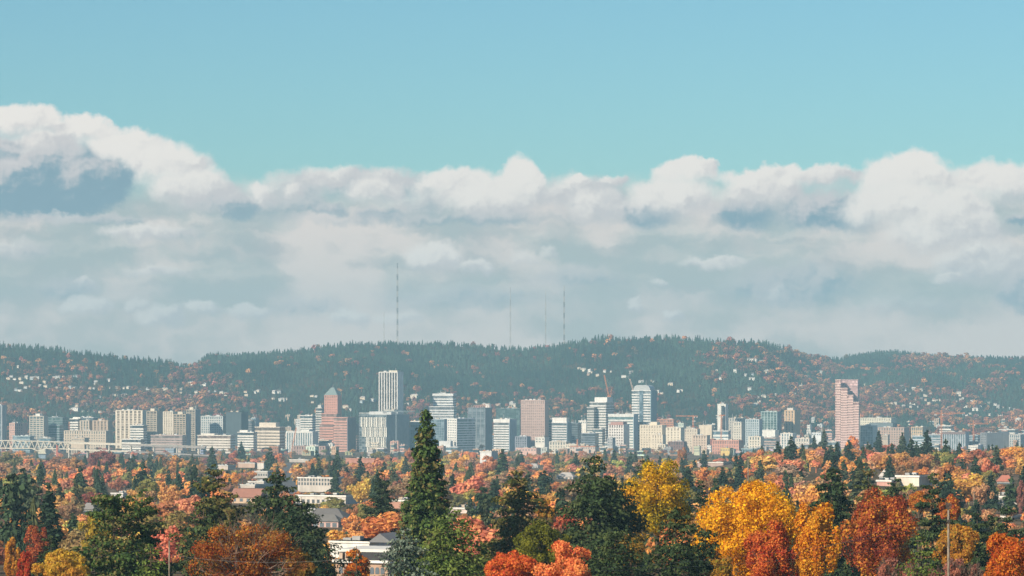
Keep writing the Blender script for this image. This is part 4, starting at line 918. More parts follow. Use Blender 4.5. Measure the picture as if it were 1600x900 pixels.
def radio_mast(label, px, ytop, ybase, w, c1, c2, seg):
    Y = float(ridge_y((px - 800) / F)) + 40; r = link('radio_mast', None, loc=(WX(px, Y), Y, WZ(ybase, Y))); tag(r, label, 'radio mast', 'radio masts on the ridge')
    H = WZ(ytop, Y) - r.location.z
    for i in range(seg):
        z0, z1 = H * i / seg, H * (i + 1) / seg; k_ = (1.0 if i < seg - 2 else .6)
        link('mast_section', lattice(MB(), (0, 0, z0), (0, 0, z1), w * k_, 4, .42 * w / 2 * k_).mesh('mast_section', metal_mat(c1 if i % 2 else c2)), None, r)
    for a_ in (0.5, 2.6, 4.7):
        link('guy_wire', MB().bar((0, 0, H * .62), (math.cos(a_) * H * .5, math.sin(a_) * H * .5, -4), .05).mesh('guy_wire', CGR), None, r)
DK, PL = (.10, .11, .12), (.42, .40, .38)
radio_mast('tallest striped radio mast on the ridge above the ribbed tower', 621, 411, 534, 2.8, DK, PL, 14)
radio_mast('dark striped radio mast, rightmost of the group on the ridge', 881.5, 446, 540, 2.8, DK, PL, 11)
radio_mast('faint radio mast just left of the dark striped one', 852.5, 455, 540, 2.2, (.3, .3, .3), PL, 9)
radio_mast('pale radio mast on the ridge above the cube office', 797.5, 449, 545, 2.3, (.3, .3, .3), PL, 10)
radio_mast('short faint radio mast left of the tallest one', 600, 488, 536, 1.8, PL, (.5, .5, .5), 6)

# ------------------------------------------------------------------ houses on the hillside
def col_mat(name, rough=.8):
    m = new_mat(name); oi = nd('ShaderNodeObjectInfo'); t = nd('ShaderNodeTexCoord'); n1 = nd('ShaderNodeTexNoise'); n1.inputs['Scale'].default_value = .5; lk(t.outputs['Object'], n1.inputs['Vector'])
    hsv = nd('ShaderNodeHueSaturation'); lk(oi.outputs['Color'], hsv.inputs['Color']); lk((S(n1.outputs[0]) * .4 + .8).k, hsv.inputs['Value'])
    p = nd('ShaderNodeBsdfPrincipled'); lk(hsv.outputs[0], p.inputs['Base Color']); p.inputs['Roughness'].default_value = rough; out_surface(p.outputs[0]); return m
HW = col_mat('house_wall'); HRF = col_mat('house_roof', .9)
def house_meshes(w, d, h, rh, hip):
    wl = MB().box(-w / 2, w / 2, -d / 2, d / 2, -3, h)
    if not hip: wl.add([(-w / 2, -d / 2, h), (-w / 2, d / 2, h), (-w / 2, 0, h + rh)], [[0, 1, 2]]).add([(w / 2, -d / 2, h), (w / 2, d / 2, h), (w / 2, 0, h + rh)], [[1, 0, 2]])
    e = .5; a, b = w / 2 + e, d / 2 + e; ri = a if not hip else a - b * .9
    rf = MB().add([(-a, -b, h - .3), (a, -b, h - .3), (a, b, h - .3), (-a, b, h - .3), (-ri, 0, h + rh + .1), (ri, 0, h + rh + .1)], [[0, 1, 5, 4], [1, 2, 5], [2, 3, 4, 5], [3, 0, 4], [3, 2, 1, 0]])
    return wl.mesh('wall', HW), rf.mesh('roof', HRF), (w, d, h)
HM = [house_meshes(*q) for q in ((13, 9, 6.5, 3, 0), (10, 9, 7.5, 3.5, 0), (16, 10, 6, 2.6, 1), (20, 11, 8, 2.0, 1), (9, 8, 5.5, 3, 0))]
WGL = glass_mat((.06, .08, .1)); HWIN = box_mesh('window', (-.9, .9, -.06, .06, 0, 1.6), WGL); CHM = box_mesh('chimney', (-.5, .5, -.5, .5, 0, 3), wall_mat((.3, .16, .12)))
HC_ = [((.70, .67, .62), 'white'), ((.66, .59, .49), 'cream'), ((.60, .50, .38), 'tan'), ((.5, .5, .48), 'grey'), ((.46, .33, .25), 'brown'), ((.36, .42, .45), 'blue grey')]
RC_ = [((.10, .095, .09), 'dark roofed'), ((.28, .26, .25), 'grey roofed'), ((.26, .12, .08), 'rust roofed'), ((.45, .42, .4), 'pale roofed')]
hr = random.Random(21)
for ((px, py, big_), (x, y, z)) in HSITE[:300]:
    wl, rf, (w, d, hh_) = HM[hr.randrange(5) if big_ == 1 else hr.choice([0, 1, 2, 3, 3])]
    c, cn = HC_[hr.choice([0, 1, 1, 2, 2, 3, 3, 4, 5]) if big_ == 1 else hr.choice([0, 0, 1, 1, 3, 2])]; rcol, rn = hr.choice(RC_)
    o = link('hillside_house', None, loc=(x, y, z + .5), rotz=hr.choice([-.35, -.35, -.2, 1.2]) + hr.uniform(-.12, .12)); s_ = hr.uniform(.38, .85) * (1.0 if big_ == 2 else .8); o.scale = (s_, s_, s_)
    tag(o, 'x', 'house', 'houses on the wooded hillside')
    link('wall', wl, None, o, color=c); rr_ = link('roof', rf, None, o, color=rcol)
    for k_ in range(3):
        wn = link('window', HWIN, None, o); wn.location = (-w * .3 + k_ * w * .3, -d / 2 - .02, hh_ * .55)
    ch = link('chimney', CHM, None, rr_); ch.location = (w * .22, 1, hh_ + .6)
    later(o, px, py, f'{cn} {rn} house', 'high above' if py < 600 else 'on the slope above')
# white terrace of houses above the tan striped tower
for i, px in enumerate((1228, 1237, 1247, 1258, 1268, 1276)):
    q = hill_hit(px, 645 + i * .6) or (WX(px, 7150), 7150.0, 10.0)
    wl, rf, (w, d, hh_) = HM[1]; o = link('terrace_house', None, loc=(q[0], q[1], q[2]), rotz=-.25); tag(o, f'{ORD[i]} white gabled house from left in the terrace above the tan striped tower', 'house', 'white terrace above the tan tower')
    link('wall', wl, None, o, color=(.76, .70, .62)); rr_ = link('roof', rf, None, o, color=(.24, .12, .09)); o.scale = (1, 1, 1.5)
    for k_ in range(3):
        wn = link('window', HWIN, None, o); wn.location = (-w * .3 + k_ * w * .3, -d / 2 - .02, hh_ * .5)

# ================================================================== MIDDLE DISTANCE: roofs among the trees
VALLEY = 'roofs among the trees of the valley'
PROTECT = []      # photograph rectangles that nearer trees leave open: x0, y0, x1, y1, distance
_Ys = np.geomspace(700, 5000, 400)
def stand_at(px, foot):
    """distance at which the ground shows at this row of the photograph"""
    xx = (px - 800) / F * _Ys; ft = HZ + (HC - ground(xx, _Ys)) * F / _Ys
    i = int(np.argmax(ft <= foot)); return float(_Ys[i]) if ft[i] <= foot else float(_Ys[int(np.argmin(ft[:330]))])
def M(label, x0, xs, x1, yt, Y, wall, roof=None, th=22, rows=0, cols=6, protect=True, name='flat_roofed_building', h=None, **kw):
    Y = stand_at((x0 + x1) / 2, yt + (h or 14) * 1.15)
    r, info = root_at(name, label, 'building', (x0 + x1) / 2, Y, math.radians(th), VALLEY, sink=2)
    tier(r, info, x0, xs, x1, yt, Y, 'blank', wall, GLD, rows=rows, cols=cols, roof=roof or wall, cap=.8, over=.15, **kw)
    if protect: PROTECT.append((x0, yt - 4, x1, yt + (h or 14), Y))
    return r, info
M('grey flat office with white roof edge behind the dark double conifer', 465, 520, 533, 746, 2050, (.50, .46, .42), WHITE, rows=2, cols=12, h=20, rh=2.6, units=4)
M('low pale shed attached before the grey flat office', 470, 514, 522, 761, 1900, (.58, .55, .50), WHITE, h=6)
M('white long low roof with red end wall, left half hidden by conifer', 462, 540, 560, 774, 1620, (.60, .55, .50), WHITE, h=12, rows=1, cols=10, units=4)
M('pale flat roof between conifers behind the giant sequoia', 608, 636, 644, 781, 1700, (.46, .25, .19), WHITE, h=12)
M('pale flat roof right of the giant sequoia', 704, 730, 738, 793, 1500, (.60, .50, .46), (.66, .62, .58), h=8)
M('white walled hall with salmon end wall in the right valley', 1400, 1436, 1447, 743, 1900, (.66, .58, .50), WHITE, h=15, th=30, rows=0)
M('low white and salmon sheds left of the white walled hall', 1370, 1392, 1400, 750, 1850, (.58, .32, .27), WHITE, h=9)
M('white apartments with red upright panels at the right edge', 1541, 1600, 1625, 775, 1450, (.64, .58, .53), WHITE, h=17, rows=2, cols=9, rh=3.0)
M('long white low depot roof beyond the yellow green maple', 1090, 1130, 1142, 722, 3000, (.40, .30, .27), WHITE, h=6)
M('pale low warehouse left of the orange crane boom', 372, 398, 410, 723, 2900, (.46, .33, .26), (.62, .58, .54), h=7)
M('long pale shed beneath the low white city block', 320, 356, 368, 727, 2900, (.50, .42, .36), (.60, .58, .55), h=6)
M('white house like block left of the street', 402, 412, 418, 722, 2700, (.62, .57, .52), (.50, .30, .24), h=10)
M('grey flat block with pale roof left of the street', 395, 418, 424, 736, 2350, (.42, .40, .38), (.60, .60, .58), h=10, rows=1)
M('low pale roof by the street left of the double conifer', 388, 412, 424, 752, 2000, (.52, .48, .44), (.66, .64, .61), h=8)
M('white roof just above the red roofed hall', 372, 398, 410, 757, 1900, (.50, .44, .40), (.66, .64, .60), h=5)
M('small white flat roof showing between left valley trees', 174, 192, 199, 770, 1700, (.50, .48, .46), (.64, .62, .60), h=7)
M('low brown long roof behind the row of far orange trees', 540, 585, 600, 716, 3700, (.42, .20, .15), (.46, .24, .18), h=4)
M('thin white roof edge below the brown brick city block', 452, 482, 488, 718, 3300, (.45, .40, .36), WHITE, h=4)
M('white low roof right of the arched glass tower foot', 750, 768, 774, 705, 5000, (.6, .6, .6), WHITE, h=4)
M('small pale building among reds at the right edge', 1560, 1580, 1588, 806, 1300, (.55, .42, .36), (.6, .55, .5), h=6)
def gabled(label, x0, x1, ye, Y, wall, roof, rise, th=20, hip=True, name='pitched_roof_house', h=12, depth=None, protect=True):
    Y = stand_at((x0 + x1) / 2, ye + h * .8)
    mpp = Y / F; w = (x1 - x0) * mpp / math.cos(math.radians(th)); d = depth or w * .6
    r, info = root_at(name, label, 'house', (x0 + x1) / 2, Y, math.radians(th), VALLEY, sink=1)
    H = WZ(ye, Y) - info[2]
    wl, rf, _ = house_meshes(w, d, max(H, 2.5), rise, 1 if hip else 0)
    link('wall', wl, None, r, color=wall); link('roof', rf, None, r, color=roof)
    for k_ in range(4):
        wn = link('window', HWIN, None, r); wn.location = (-w * .36 + k_ * w * .24, -d / 2 - .02, max(H, 2.5) - 2.4)
    if protect: PROTECT.append((x0, ye - rise / mpp - 3, x1, ye + h, Y))
    return r
gabled('large house with dark grey hipped roof right of the double conifer', 478, 546, 808, 1270, (.55, .45, .42), (.13, .125, .125), 3.4, h=14)
gabled('smaller dark hipped porch roof before the large dark roofed house', 492, 534, 813, 1235, (.5, .34, .31), (.15, .145, .14), 2.2, h=14)
gabled('pale roofed house joined left of the dark roofed house', 470, 500, 803, 1300, (.55, .5, .46), (.36, .35, .34), 2.0, h=6)
gabled('tan hall with long rust red roof left of the double conifer', 366, 412, 776, 1650, (.52, .38, .27), (.30, .14, .10), 4.2, hip=False, h=13, depth=11)
gabled('pale gabled house roof beyond the big dark cedar', 872, 898, 744, 2150, (.5, .44, .4), (.40, .37, .35), 3.0, h=6)
gabled('small grey gabled house among orange trees near the sequoia', 826, 842, 728, 2700, (.6, .55, .5), (.38, .35, .33), 2.5, h=4)
gabled('light gabled roof in the right valley of red trees', 1376, 1396, 745, 2000, (.6, .55, .5), (.5, .46, .43), 3, h=4)
gabled('rust roofed house at the right edge valley', 1560, 1582, 752, 1950, (.52, .45, .4), (.36, .13, .09), 2.6, h=6)
gabled('grey roofed house below the left trees', 130, 150, 796, 1350, (.46, .40, .36), (.20, .19, .19), 2.4, h=5)
# big white hall and brick hall in the clearing
r, info = root_at('white_gabled_hall', 'large white walled hall with grey gable end in the clearing', 'building', 560, 900, math.radians(24), VALLEY, 2)
tier(r, info, 515, 577, 604, 846, 900, 'blank', (.72, .70, .67), GLD, rows=0, units=2, roof=WHITE, cap=.5)
PROTECT.append((515, 836, 606, 866, 900))
gb = MB().add([(-3.2, 0, 0), (3.2, 0, 0), (0, 0, 2.2), (-3.2, 9, 0), (3.2, 9, 0), (0, 9, 2.2)], [[0, 1, 2], [5, 4, 3], [1, 4, 5, 2], [0, 2, 5, 3], [0, 3, 4, 1]])
o = link('gable', gb.mesh('gable', wall_mat((.20, .20, .21))), None, r); o.location = (7.4, -3.2, WZ(846, 900) - info[2] + .05)
r, info = root_at('brick_arched_hall', 'tan brick hall with dark roof, white cornice and arched windows at the bottom edge', 'building', 565, 780, math.radians(18), VALLEY, 2)
tt = tier(r, info, 524, 606, 628, 876, 780, 'blank', (.42, .28, .20), GLD, rows=0, units=0, roof=(.74, .72, .68), cap=.55, over=.35)
PROTECT.append((524, 856, 604, 900, 780))
w, d, H, ox, oy, oz = tt
o = link('dark_roof', box_mesh('dark_roof', (-w / 2 + .3, w / 2 - .3, -d / 2 + 1.4, d / 2, H, H + 1.7), wall_mat((.055, .055, .06))), None, r); o.location = (ox, oy, oz)
o = link('upper_cornice', box_mesh('upper_cornice', (-w / 2, w / 2, -d / 2 + 1.2, d / 2 + .3, H + 1.7, H + 2.3), wall_mat((.72, .70, .66))), None, r); o.location = (ox, oy, oz)
for i in range(9):
    aw = MB(); pts_ = [(-.45, 0), (.45, 0), (.45, 1.0)] + [(.45 * math.cos(t), 1.0 + .45 * math.sin(t)) for t in np.linspace(.3, 2.84, 6)] + [(-.45, 1.0)]
    n_ = len(pts_); aw.add([(a_, -.06, b_) for a_, b_ in pts_] + [(a_, .06, b_) for a_, b_ in pts_], [list(range(n_)), list(range(n_, 2 * n_))[::-1]] + [[i_, n_ + i_, n_ + (i_ + 1) % n_, (i_ + 1) % n_] for i_ in range(n_)])
    o = link('arched_window', aw.mesh('arched_window', WGL), None, r); o.location = (ox - w / 2 + 1.2 + i * (w - 2.4) / 8, oy - d / 2 - .02, oz + H - 2.9)
for i, px in enumerate((528, 537, 546, 551)):
    o = link('roof_chimney', box_mesh('roof_chimney', (-.35, .35, -.35, .35, 0, 1.5), wall_mat((.46, .36, .28))), None, r); o.location = (ox - w / 2 + 1.0 + i * 1.3, oy - d / 2 + .9, oz + H)
# street running down to the city
st_v = []; sf = []
for i, Y in enumerate(np.linspace(1750, 4600, 60)):
    pxm = np.interp(Y, [1750, 2200, 3000, 4600], [452, 449, 447, 446]); x = WX(pxm, Y)
    for k_ in (-7, 7): st_v.append((x + k_, Y, float(ground(x + k_, Y)) + .35))
    if i: sf.append([2 * i - 2, 2 * i - 1, 2 * i + 1, 2 * i])
rd = link('street', MB().add(st_v, sf).mesh('street', wall_mat((.13, .125, .125))), kind='structure'); rd["label"] = 'grey street running straight down to the city'

# ================================================================== TREES
def crown_pts(rg, n, nl, rx, ry, rz, lr, fill=0.15, flat=0.0, egg=0.0):
    """leaf places on the shells of many lobes packed in an egg-shaped crown (centre at 0)"""
    d = rg.normal(size=(nl, 3)); d /= np.linalg.norm(d, axis=1, keepdims=True)
    rad = rg.uniform(.35, 1.0, (nl, 1)); L = d * rad
    L[:, :2] *= (1 + egg * -L[:, 2:3])
    R = lr * rg.uniform(.65, 1.3, nl)
    k = rg.choice(nl, n, p=R ** 2 / np.sum(R ** 2))
    q = rg.normal(size=(n, 3)); q += L[k] * .9; q[:, 2] += .25; q /= np.linalg.norm(q, axis=1, keepdims=True)
    rr = R[k][:, None] * np.where(rg.random((n, 1)) < fill, rg.uniform(.3, .8, (n, 1)), rg.uniform(.82, 1.08, (n, 1)))
    rr *= 1 + .12 * np.sin(q[:, :1] * 9 + k[:, None]) * np.sin(q[:, 1:2] * 8 + k[:, None] * 2)
    rr = rr * np.where(rg.random((n, 1)) < .10, rg.uniform(1.05, 1.3, (n, 1)), 1)
    P = (L[k] + q * rr) * np.array([rx, ry, rz]) / (.98 + lr * .45)
    return P, q
def leaf_obj_mesh(name, P, nrm, size, rg, mat=None, aspect=1.0, along=None, extra=None):
    v = quads_from(P, nrm, size, rg, aspect, along); n = len(P)
    m = mesh_np(name, v, qfaces(n), {'rnd': ('FLOAT', 'FACE', rg.random(n))})
    if mat: m.materials.append(mat)
    return m
def limb_mesh(name, segs, mat):
    mb = MB()
    for a, b, r0, r1 in segs: mb.bar(a, b, r0, r1, 6)
    return mb.mesh(name, mat)
def broad_limbs(rg, H, z0, rx, rz, n=9, tr=.022):
    segs = [((0, 0, -1.0), (0, 0, z0), tr * H, tr * H * .8)]; top = z0 + 2 * rz * .75
    for i in range(n):
        a = i * 2.4 + rg.uniform(-.4, .4); zz = z0 * rg.uniform(.75, 1.0) + rz * rg.uniform(0, .5); L = rg.uniform(.45, .8)
        p = (0, 0, zz); q = (rx * L * .5 * math.cos(a), rx * L * .5 * math.sin(a), zz + rz * .55); e = (rx * L * math.cos(a), rx * L * math.sin(a), zz + rz * rg.uniform(.8, 1.25))
        segs += [(p, q, tr * H * .42, tr * H * .25), (q, e, tr * H * .25, tr * H * .08)]
    segs.append(((0, 0, z0), (rg.normal() * .1, rg.normal() * .1, top), tr * H * .7, tr * H * .1))
    return segs
def conifer_pts(rg, n, H, R, z0, shape=1.0, droop=.15, clump=.5, nb=120, wob=.35, up=.25, tuft=.13):
    """needle-spray places along whorled branches; z0 = lowest branch; returns places, normals, branch directions, branch list"""
    t = np.sort(rg.random(nb) ** .8)[::-1]; t = np.clip(1 - t, 0, .995)          # 0 at the foot, 1 at the tip
    az = np.arange(nb) * 2.39996 + rg.uniform(-.35, .35, nb)
    side = 1 + wob * .5 * np.sin(az * 1 + 1.3) * np.sin(t * 17)
    L = R * (1 - t) ** shape * (1 + rg.uniform(-wob, wob * .6, nb)) * side + .012 * H
    zb = z0 + (H - z0) * t
    k = rg.choice(nb, n, p=(L ** 1.55 + .02 * R) / np.sum(L ** 1.55 + .02 * R))
    ns = 5; sq = (rg.integers(1, ns + 1, n) - .25) / ns; s = np.where(rg.random(n) < clump, sq, rg.random(n) ** .7)
    out = np.stack([np.cos(az[k]), np.sin(az[k]), np.zeros(n)], 1); lat = np.stack([-np.sin(az[k]), np.cos(az[k]), np.zeros(n)], 1)
    Lk = L[k]; sd = rg.integers(-1, 2, n) * tuft * (1.1 - s) * 1.5
    slope = up * (t[k] * 1.6 - .35) - droop * (1 - t[k])
    z = zb[k] + Lk * (s * slope - droop * .55 * s * s)
    rc = (tuft * Lk * (1.15 - .5 * s) + .022 * R + .008 * H)
    b = rg.normal(size=(n, 3)); b[:, 2] += .35; b /= np.linalg.norm(b, axis=1, keepdims=True)
    off = b * (rc * rg.uniform(.6, 1.05, n))[:, None] * np.array([1, 1, .62])
    P = out * (Lk * s)[:, None] + lat * (sd * Lk)[:, None] + off; P[:, 2] += z
    nr = b + out * .25 + np.array([0, 0, .3]) + rg.normal(size=(n, 3)) * .45
    al = out * .9 + b * .5 + np.array([0, 0, -.3]) + rg.normal(size=(n, 3)) * .3
    br = [((0, 0, zb[i]), (math.cos(az[i]) * L[i] * .8, math.sin(az[i]) * L[i] * .8, zb[i] + L[i] * .5 * (up * (t[i] * 1.6 - .35) - droop))) for i in range(0, nb)]
    return P, nr, al, br
# --- patterns shared by the valley trees (1 m tall, scaled per tree)
rg = np.random.default_rng(12)
VAL_LEAF = leaf_mat('valley_leaves', None, 'OBJECT', patch=2.2, trans=.42, vary=.5)
VAL_NEED = leaf_mat('valley_needles', None, 'OBJECT', patch=2.5, trans=.08, vary=.6)
DEC = []
for (n, nl, rx, rz, lr, sz) in ((1900, 26, .44, .40, .34, .075), (1900, 34, .36, .42, .30, .07), (1800, 22, .52, .38, .36, .075), (1500, 30, .46, .41, .27, .065), (1700, 20, .27, .43, .36, .07), (2000, 40, .48, .40, .26, .066)):
    P, q = crown_pts(rg, n, nl, rx, rx, rz, lr, egg=.15); P[:, 2] += 1 - rz * 1.0
    m = leaf_obj_mesh('crown', P, q + rg.normal(size=(n, 3)) * .5, rg.uniform(.6, 1.3, n) * sz, rg, VAL_LEAF)
    tr = limb_mesh('trunk', broad_limbs(rg, 1.0, 1 - 2 * rz + .08, rx, rz, 6, .024), BARK); DEC.append((m, tr, rx))
CON = []
for (n, R, shape, droop, nb, wob, tuft) in ((1700, .20, .85, .12, 120, .30, .16), (1700, .27, .75, .2, 95, .45, .18), (1500, .15, .95, .05, 150, .2, .15), (1800, .32, .6, .22, 80, .5, .2)):
    P, nr, al, br = conifer_pts(rg, n, 1.0, R, .05, shape, droop, .5, nb, wob, tuft=tuft)
    m = leaf_obj_mesh('crown', P, nr, rg.uniform(.6, 1.25, n) * .055 * (R / .2) ** .4, rg, VAL_NEED, 1.5, al)
    tr = limb_mesh('trunk', [((0, 0, -.03), (0, 0, .97), .016, .003)] + [(a, b, .005, .002) for a, b in br[::6]], BARK); CON.append((m, tr, R))
PAL = dict(orange=(0.850, 0.372, 0.124), gold=(0.850, 0.483, 0.136), rust=(0.538, 0.258, 0.128), red=(0.614, 0.214, 0.123), salmon=(0.733, 0.333, 0.182), maroon=(0.334, 0.142, 0.117), olive=(0.309, 0.272, 0.111), brown=(0.434, 0.248, 0.147), amber=(0.732, 0.372, 0.124), lime=(0.483, 0.421, 0.124))
CNAME = dict(orange='bright orange', gold='golden', rust='rust coloured', red='red', salmon='salmon red', maroon='dark maroon', olive='olive green', brown='brown', amber='amber', lime='yellow green')
# rows of the photograph's skyline that valley trees do not cross
SKYX = [-60, 0, 20, 60, 90, 150, 165, 185, 200, 300, 330, 400, 450, 520, 560, 640, 700, 800, 900, 960, 1000, 1080, 1150, 1190, 1250, 1300, 1400, 1480, 1510, 1560, 1600, 1660]
SKYT = [712, 712, 706, 716, 720, 716, 706, 708, 718, 716, 712, 714, 720, 716, 716, 712, 710, 708, 706, 706, 714, 718, 712, 702, 698, 697, 702, 704, 706, 698, 696, 696]
trng = random.Random(31)
GW, GH = 400, 225
cover = np.zeros((GH, GW), bool); gyy, gxx = np.mgrid[0:GH, 0:GW]; gxx = gxx * 4 + 2; gyy = gyy * 4 + 2
def ell(cx, cy, rx, ry): return ((gxx - cx) / rx) ** 2 + ((gyy - cy) / ry) ** 2 < 1
# ------------------------------------------------------------------ the near trees, each drawn after its own outline
FG = 'large trees of the near slope'
HERO = []
def hero_place(px, Y): x = WX(px, Y); return x, float(ground(x, Y))
NC = dict(dark=((0.029, 0.049, 0.023), (0.051, 0.075, 0.029), (0.072, 0.087, 0.032)), olive=((0.065, 0.080, 0.023), (0.109, 0.109, 0.032), (0.160, 0.109, 0.043)), bright=((0.065, 0.109, 0.026), (0.123, 0.160, 0.035), (0.145, 0.174, 0.043)), blue=((0.087, 0.123, 0.094), (0.145, 0.181, 0.138), (0.189, 0.217, 0.160)), seq=((0.046, 0.084, 0.026), (0.080, 0.119, 0.032), (0.160, 0.123, 0.051)), deep=((0.022, 0.041, 0.023), (0.041, 0.061, 0.029), (0.058, 0.072, 0.029)))
def conifer(label, px, yt, half, Y, tint='dark', n=9000, shape=.8, droop=.15, clump=.5, nb=170, wob=.35, ywide=None, leaf=.5, tuft=.15, up=.25, name='conifer_tree', seed=0, lean=0, base=None):
    """half: half width in px at row ywide (default the bottom of the frame or the foot)"""
    mpp = Y / F; x, z = hero_place(px, Y); H = WZ(yt, Y) - z
    foot = HZ + (HC - z) / mpp
    yw = ywide or min(foot, 900); f = min(1, max(.12, (yw - yt) / (foot - yt)))
    R = half * mpp / f ** shape
    g_ = np.random.default_rng(100 + seed + int(px)); nb = int(nb * .8); n = int(n * 1.25); leaf = leaf * .92
    P, nr, al, br = conifer_pts(g_, n, H, R, .04 * H, shape, droop, clump, nb, wob, up, tuft)
    o = link(name, None, loc=(x, Y, z)); tag(o, label, 'tree', FG); o.rotation_euler = (0, lean, g_.uniform(0, 6))
    if lean: o.rotation_euler = (0, lean, 0)
    mt = leaf_mat('needles_' + tint + '_%d' % len(HERO), NC[tint], patch=.35, trans=.10, vary=.7)
    link('crown', leaf_obj_mesh('crown', P, nr, g_.uniform(.55, 1.3, n) * leaf, g_, mt, 1.7, al), None, o)
    link('trunk', limb_mesh('trunk', [((0, 0, -1), (0, 0, H * .97), H * .017, H * .003)] + [(a, b, .09, .03) for a, b in br[::2]], BARK), None, o)
    HERO.append((px, yt, half, foot, Y, 'c', shape)); return o
def broadleaf(label, px, yt, half, yb, Y, cols, n=9000, nl=46, lr=.30, leaf=.42, patch=.16, egg=.1, fill=.15, name='autumn_tree', seed=0, trans=.38, bare=0, vary=.55, squash=1.0):
    mpp = Y / F; x, z = hero_place(px, Y); zt = WZ(yt, Y); zb_ = max(WZ(yb, Y), z + .6); rx = half * mpp; rz = (zt - zb_) / 2; H = zt - z
    g_ = np.random.default_rng(300 + seed + int(px) * 3); n = int(n * 1.75); leaf *= .74; nl = int(nl * 1.25)
    P, q = crown_pts(g_, n, nl, rx, rx * squash, rz, lr, fill, egg=egg); P[:, 2] += zt - z - rz
    o = link(name, None, loc=(x, Y, z)); tag(o, label, 'tree', FG)
    mt = leaf_mat('leaves_%d' % len(HERO), cols, patch=patch, trans=trans, vary=vary)
    link('crown', leaf_obj_mesh('crown', P, q + g_.normal(size=(n, 3)) * .55, (.35 + 1.15 * g_.random(n) ** 1.5) * leaf * 1.1, g_, mt), None, o)
    segs = broad_limbs(g_, H, zb_ - z + .15 * rz, rx, rz, 14, .02)
    link('trunk', limb_mesh('trunk', segs, BARK), None, o)
    if bare:
        tw = []
        for i in range(bare):
            a = g_.uniform(0, 6.28); e = g_.uniform(.25, 1.35); zc = H - rz * 1.7
            d = Vector((math.cos(a) * math.cos(e), math.sin(a) * math.cos(e), math.sin(e)))
            p0 = Vector((0, 0, zc)) + Vector((d.x * rx * .5, d.y * rx * .5, d.z * rz * .9)); p1 = Vector((0, 0, zc)) + Vector((d.x * rx * .75, d.y * rx * .75, d.z * rz * 1.15)); p2 = Vector((0, 0, zc)) + Vector((d.x * rx * 1.02, d.y * rx * 1.02, d.z * rz * 1.75)) * g_.uniform(.9, 1.06)
            j1 = Vector(g_.normal(size=3) * rx * .06); tw += [(p0, p1 + j1, .085, .05), (p1 + j1, p2, .05, .02)]
            for _ in range(3):
                b0 = p1 + j1 + (p2 - p1 - j1) * g_.uniform(.05, .7); tw.append((b0, b0 + (p2 - p1) * .5 + Vector(g_.normal(size=3) * rx * .12), .03, .012))
        mb = MB()
        for a_, b_, r0, r1 in tw: mb.bar(a_, b_, r0, r1, 3)
        t_ = link('twigs', mb.mesh('twigs', BARK_PALE), None, o); t_["kind"] = 'stuff'
    HERO.append((px, yt, half, yb, Y, 'd', 1)); return o
GOLD = ((.74, .31, .015), (.86, .43, .02), (.86, .48, .03)); YG = ((.34, .27, .02), (.72, .43, .02), (.80, .41, .03)); OR = ((.60, .14, .02), (.68, .21, .03), (.66, .28, .04)); RED = ((.46, .075, .03), (.62, .14, .04), (.64, .20, .045)); CORAL = ((.74, .17, .06), (.86, .27, .10), (.84, .34, .12)); RUST = ((.30, .075, .025), (.46, .15, .03), (.40, .20, .05)); OLV = ((.11, .12, .018), (.19, .19, .025), (.26, .23, .03)); YEL = ((.55, .34, .04), (.66, .42, .06), (.58, .25, .05))
MAR = ((.27, .06, .035), (.50, .125, .04), (.60, .26, .04)); AMB = ((.44, .19, .03), (.58, .28, .04), (.38, .25, .05)); PINKB = ((.36, .13, .10), (.48, .20, .15), (.45, .16, .10))
# the giant sequoia and its neighbours
conifer('giant sequoia with narrow pointed crown rising above the city towers', 666, 639, 43, 620, 'seq', 42000, .88, .10, .62, 460, .15, ywide=880, leaf=.47, tuft=.18, up=.35, name='giant_sequoia')
conifer('bright green drooping cedar in front of the giant sequoia', 706, 793, 66, 500, 'bright', 17000, .55, .42, .5, 190, .4, ywide=890, leaf=.34, tuft=.2)
conifer('grey green spruce at the foot of the giant sequoia', 632, 826, 44, 470, 'blue', 12000, .6, .3, .5, 170, .4, ywide=895, leaf=.3, tuft=.2)
conifer('spreading dark green pine between the sequoia and the big dark cedar', 808, 735, 52, 640, 'olive', 14000, .62, .16, .6, 130, .5, ywide=850, leaf=.5, tuft=.2)
conifer('big dark cedar with broad black green crown right of centre', 928, 712, 64, 600, 'dark', 20000, .58, .16, .6, 150, .45, ywide=860, leaf=.46, tuft=.22)
conifer('dark cedar shoulder on the right flank of the big dark cedar', 962, 742, 52, 612, 'deep', 12000, .6, .18, .6, 120, .45, ywide=860, leaf=.46, tuft=.22, seed=2)
conifer('dense dark green cypress under the yellow green maple', 1056, 792, 48, 470, 'dark', 14000, .5, .2, .55, 170, .3, ywide=890, leaf=.32, tuft=.2)
conifer('dark green cypress below the big dark cedar', 962, 824, 46, 455, 'dark', 12000, .5, .2, .55, 160, .35, ywide=890, leaf=.3, tuft=.2)
conifer('narrow blackish fir against the golden maple', 1102, 818, 30, 480, 'deep', 8000, .6, .2, .55, 120, .35, ywide=890, leaf=.32, tuft=.2)
conifer('slim dark spire conifer between the two yellow maples', 1095, 746, 13, 760, 'deep', 4000, .6, .1, .5, 120, .2, ywide=800, leaf=.4)
conifer('dark pointed conifer peeping out left of the yellow green maple', 1004, 708, 13, 900, 'dark', 2500, .9, .1, .5, 80, .3, ywide=745, leaf=.5)
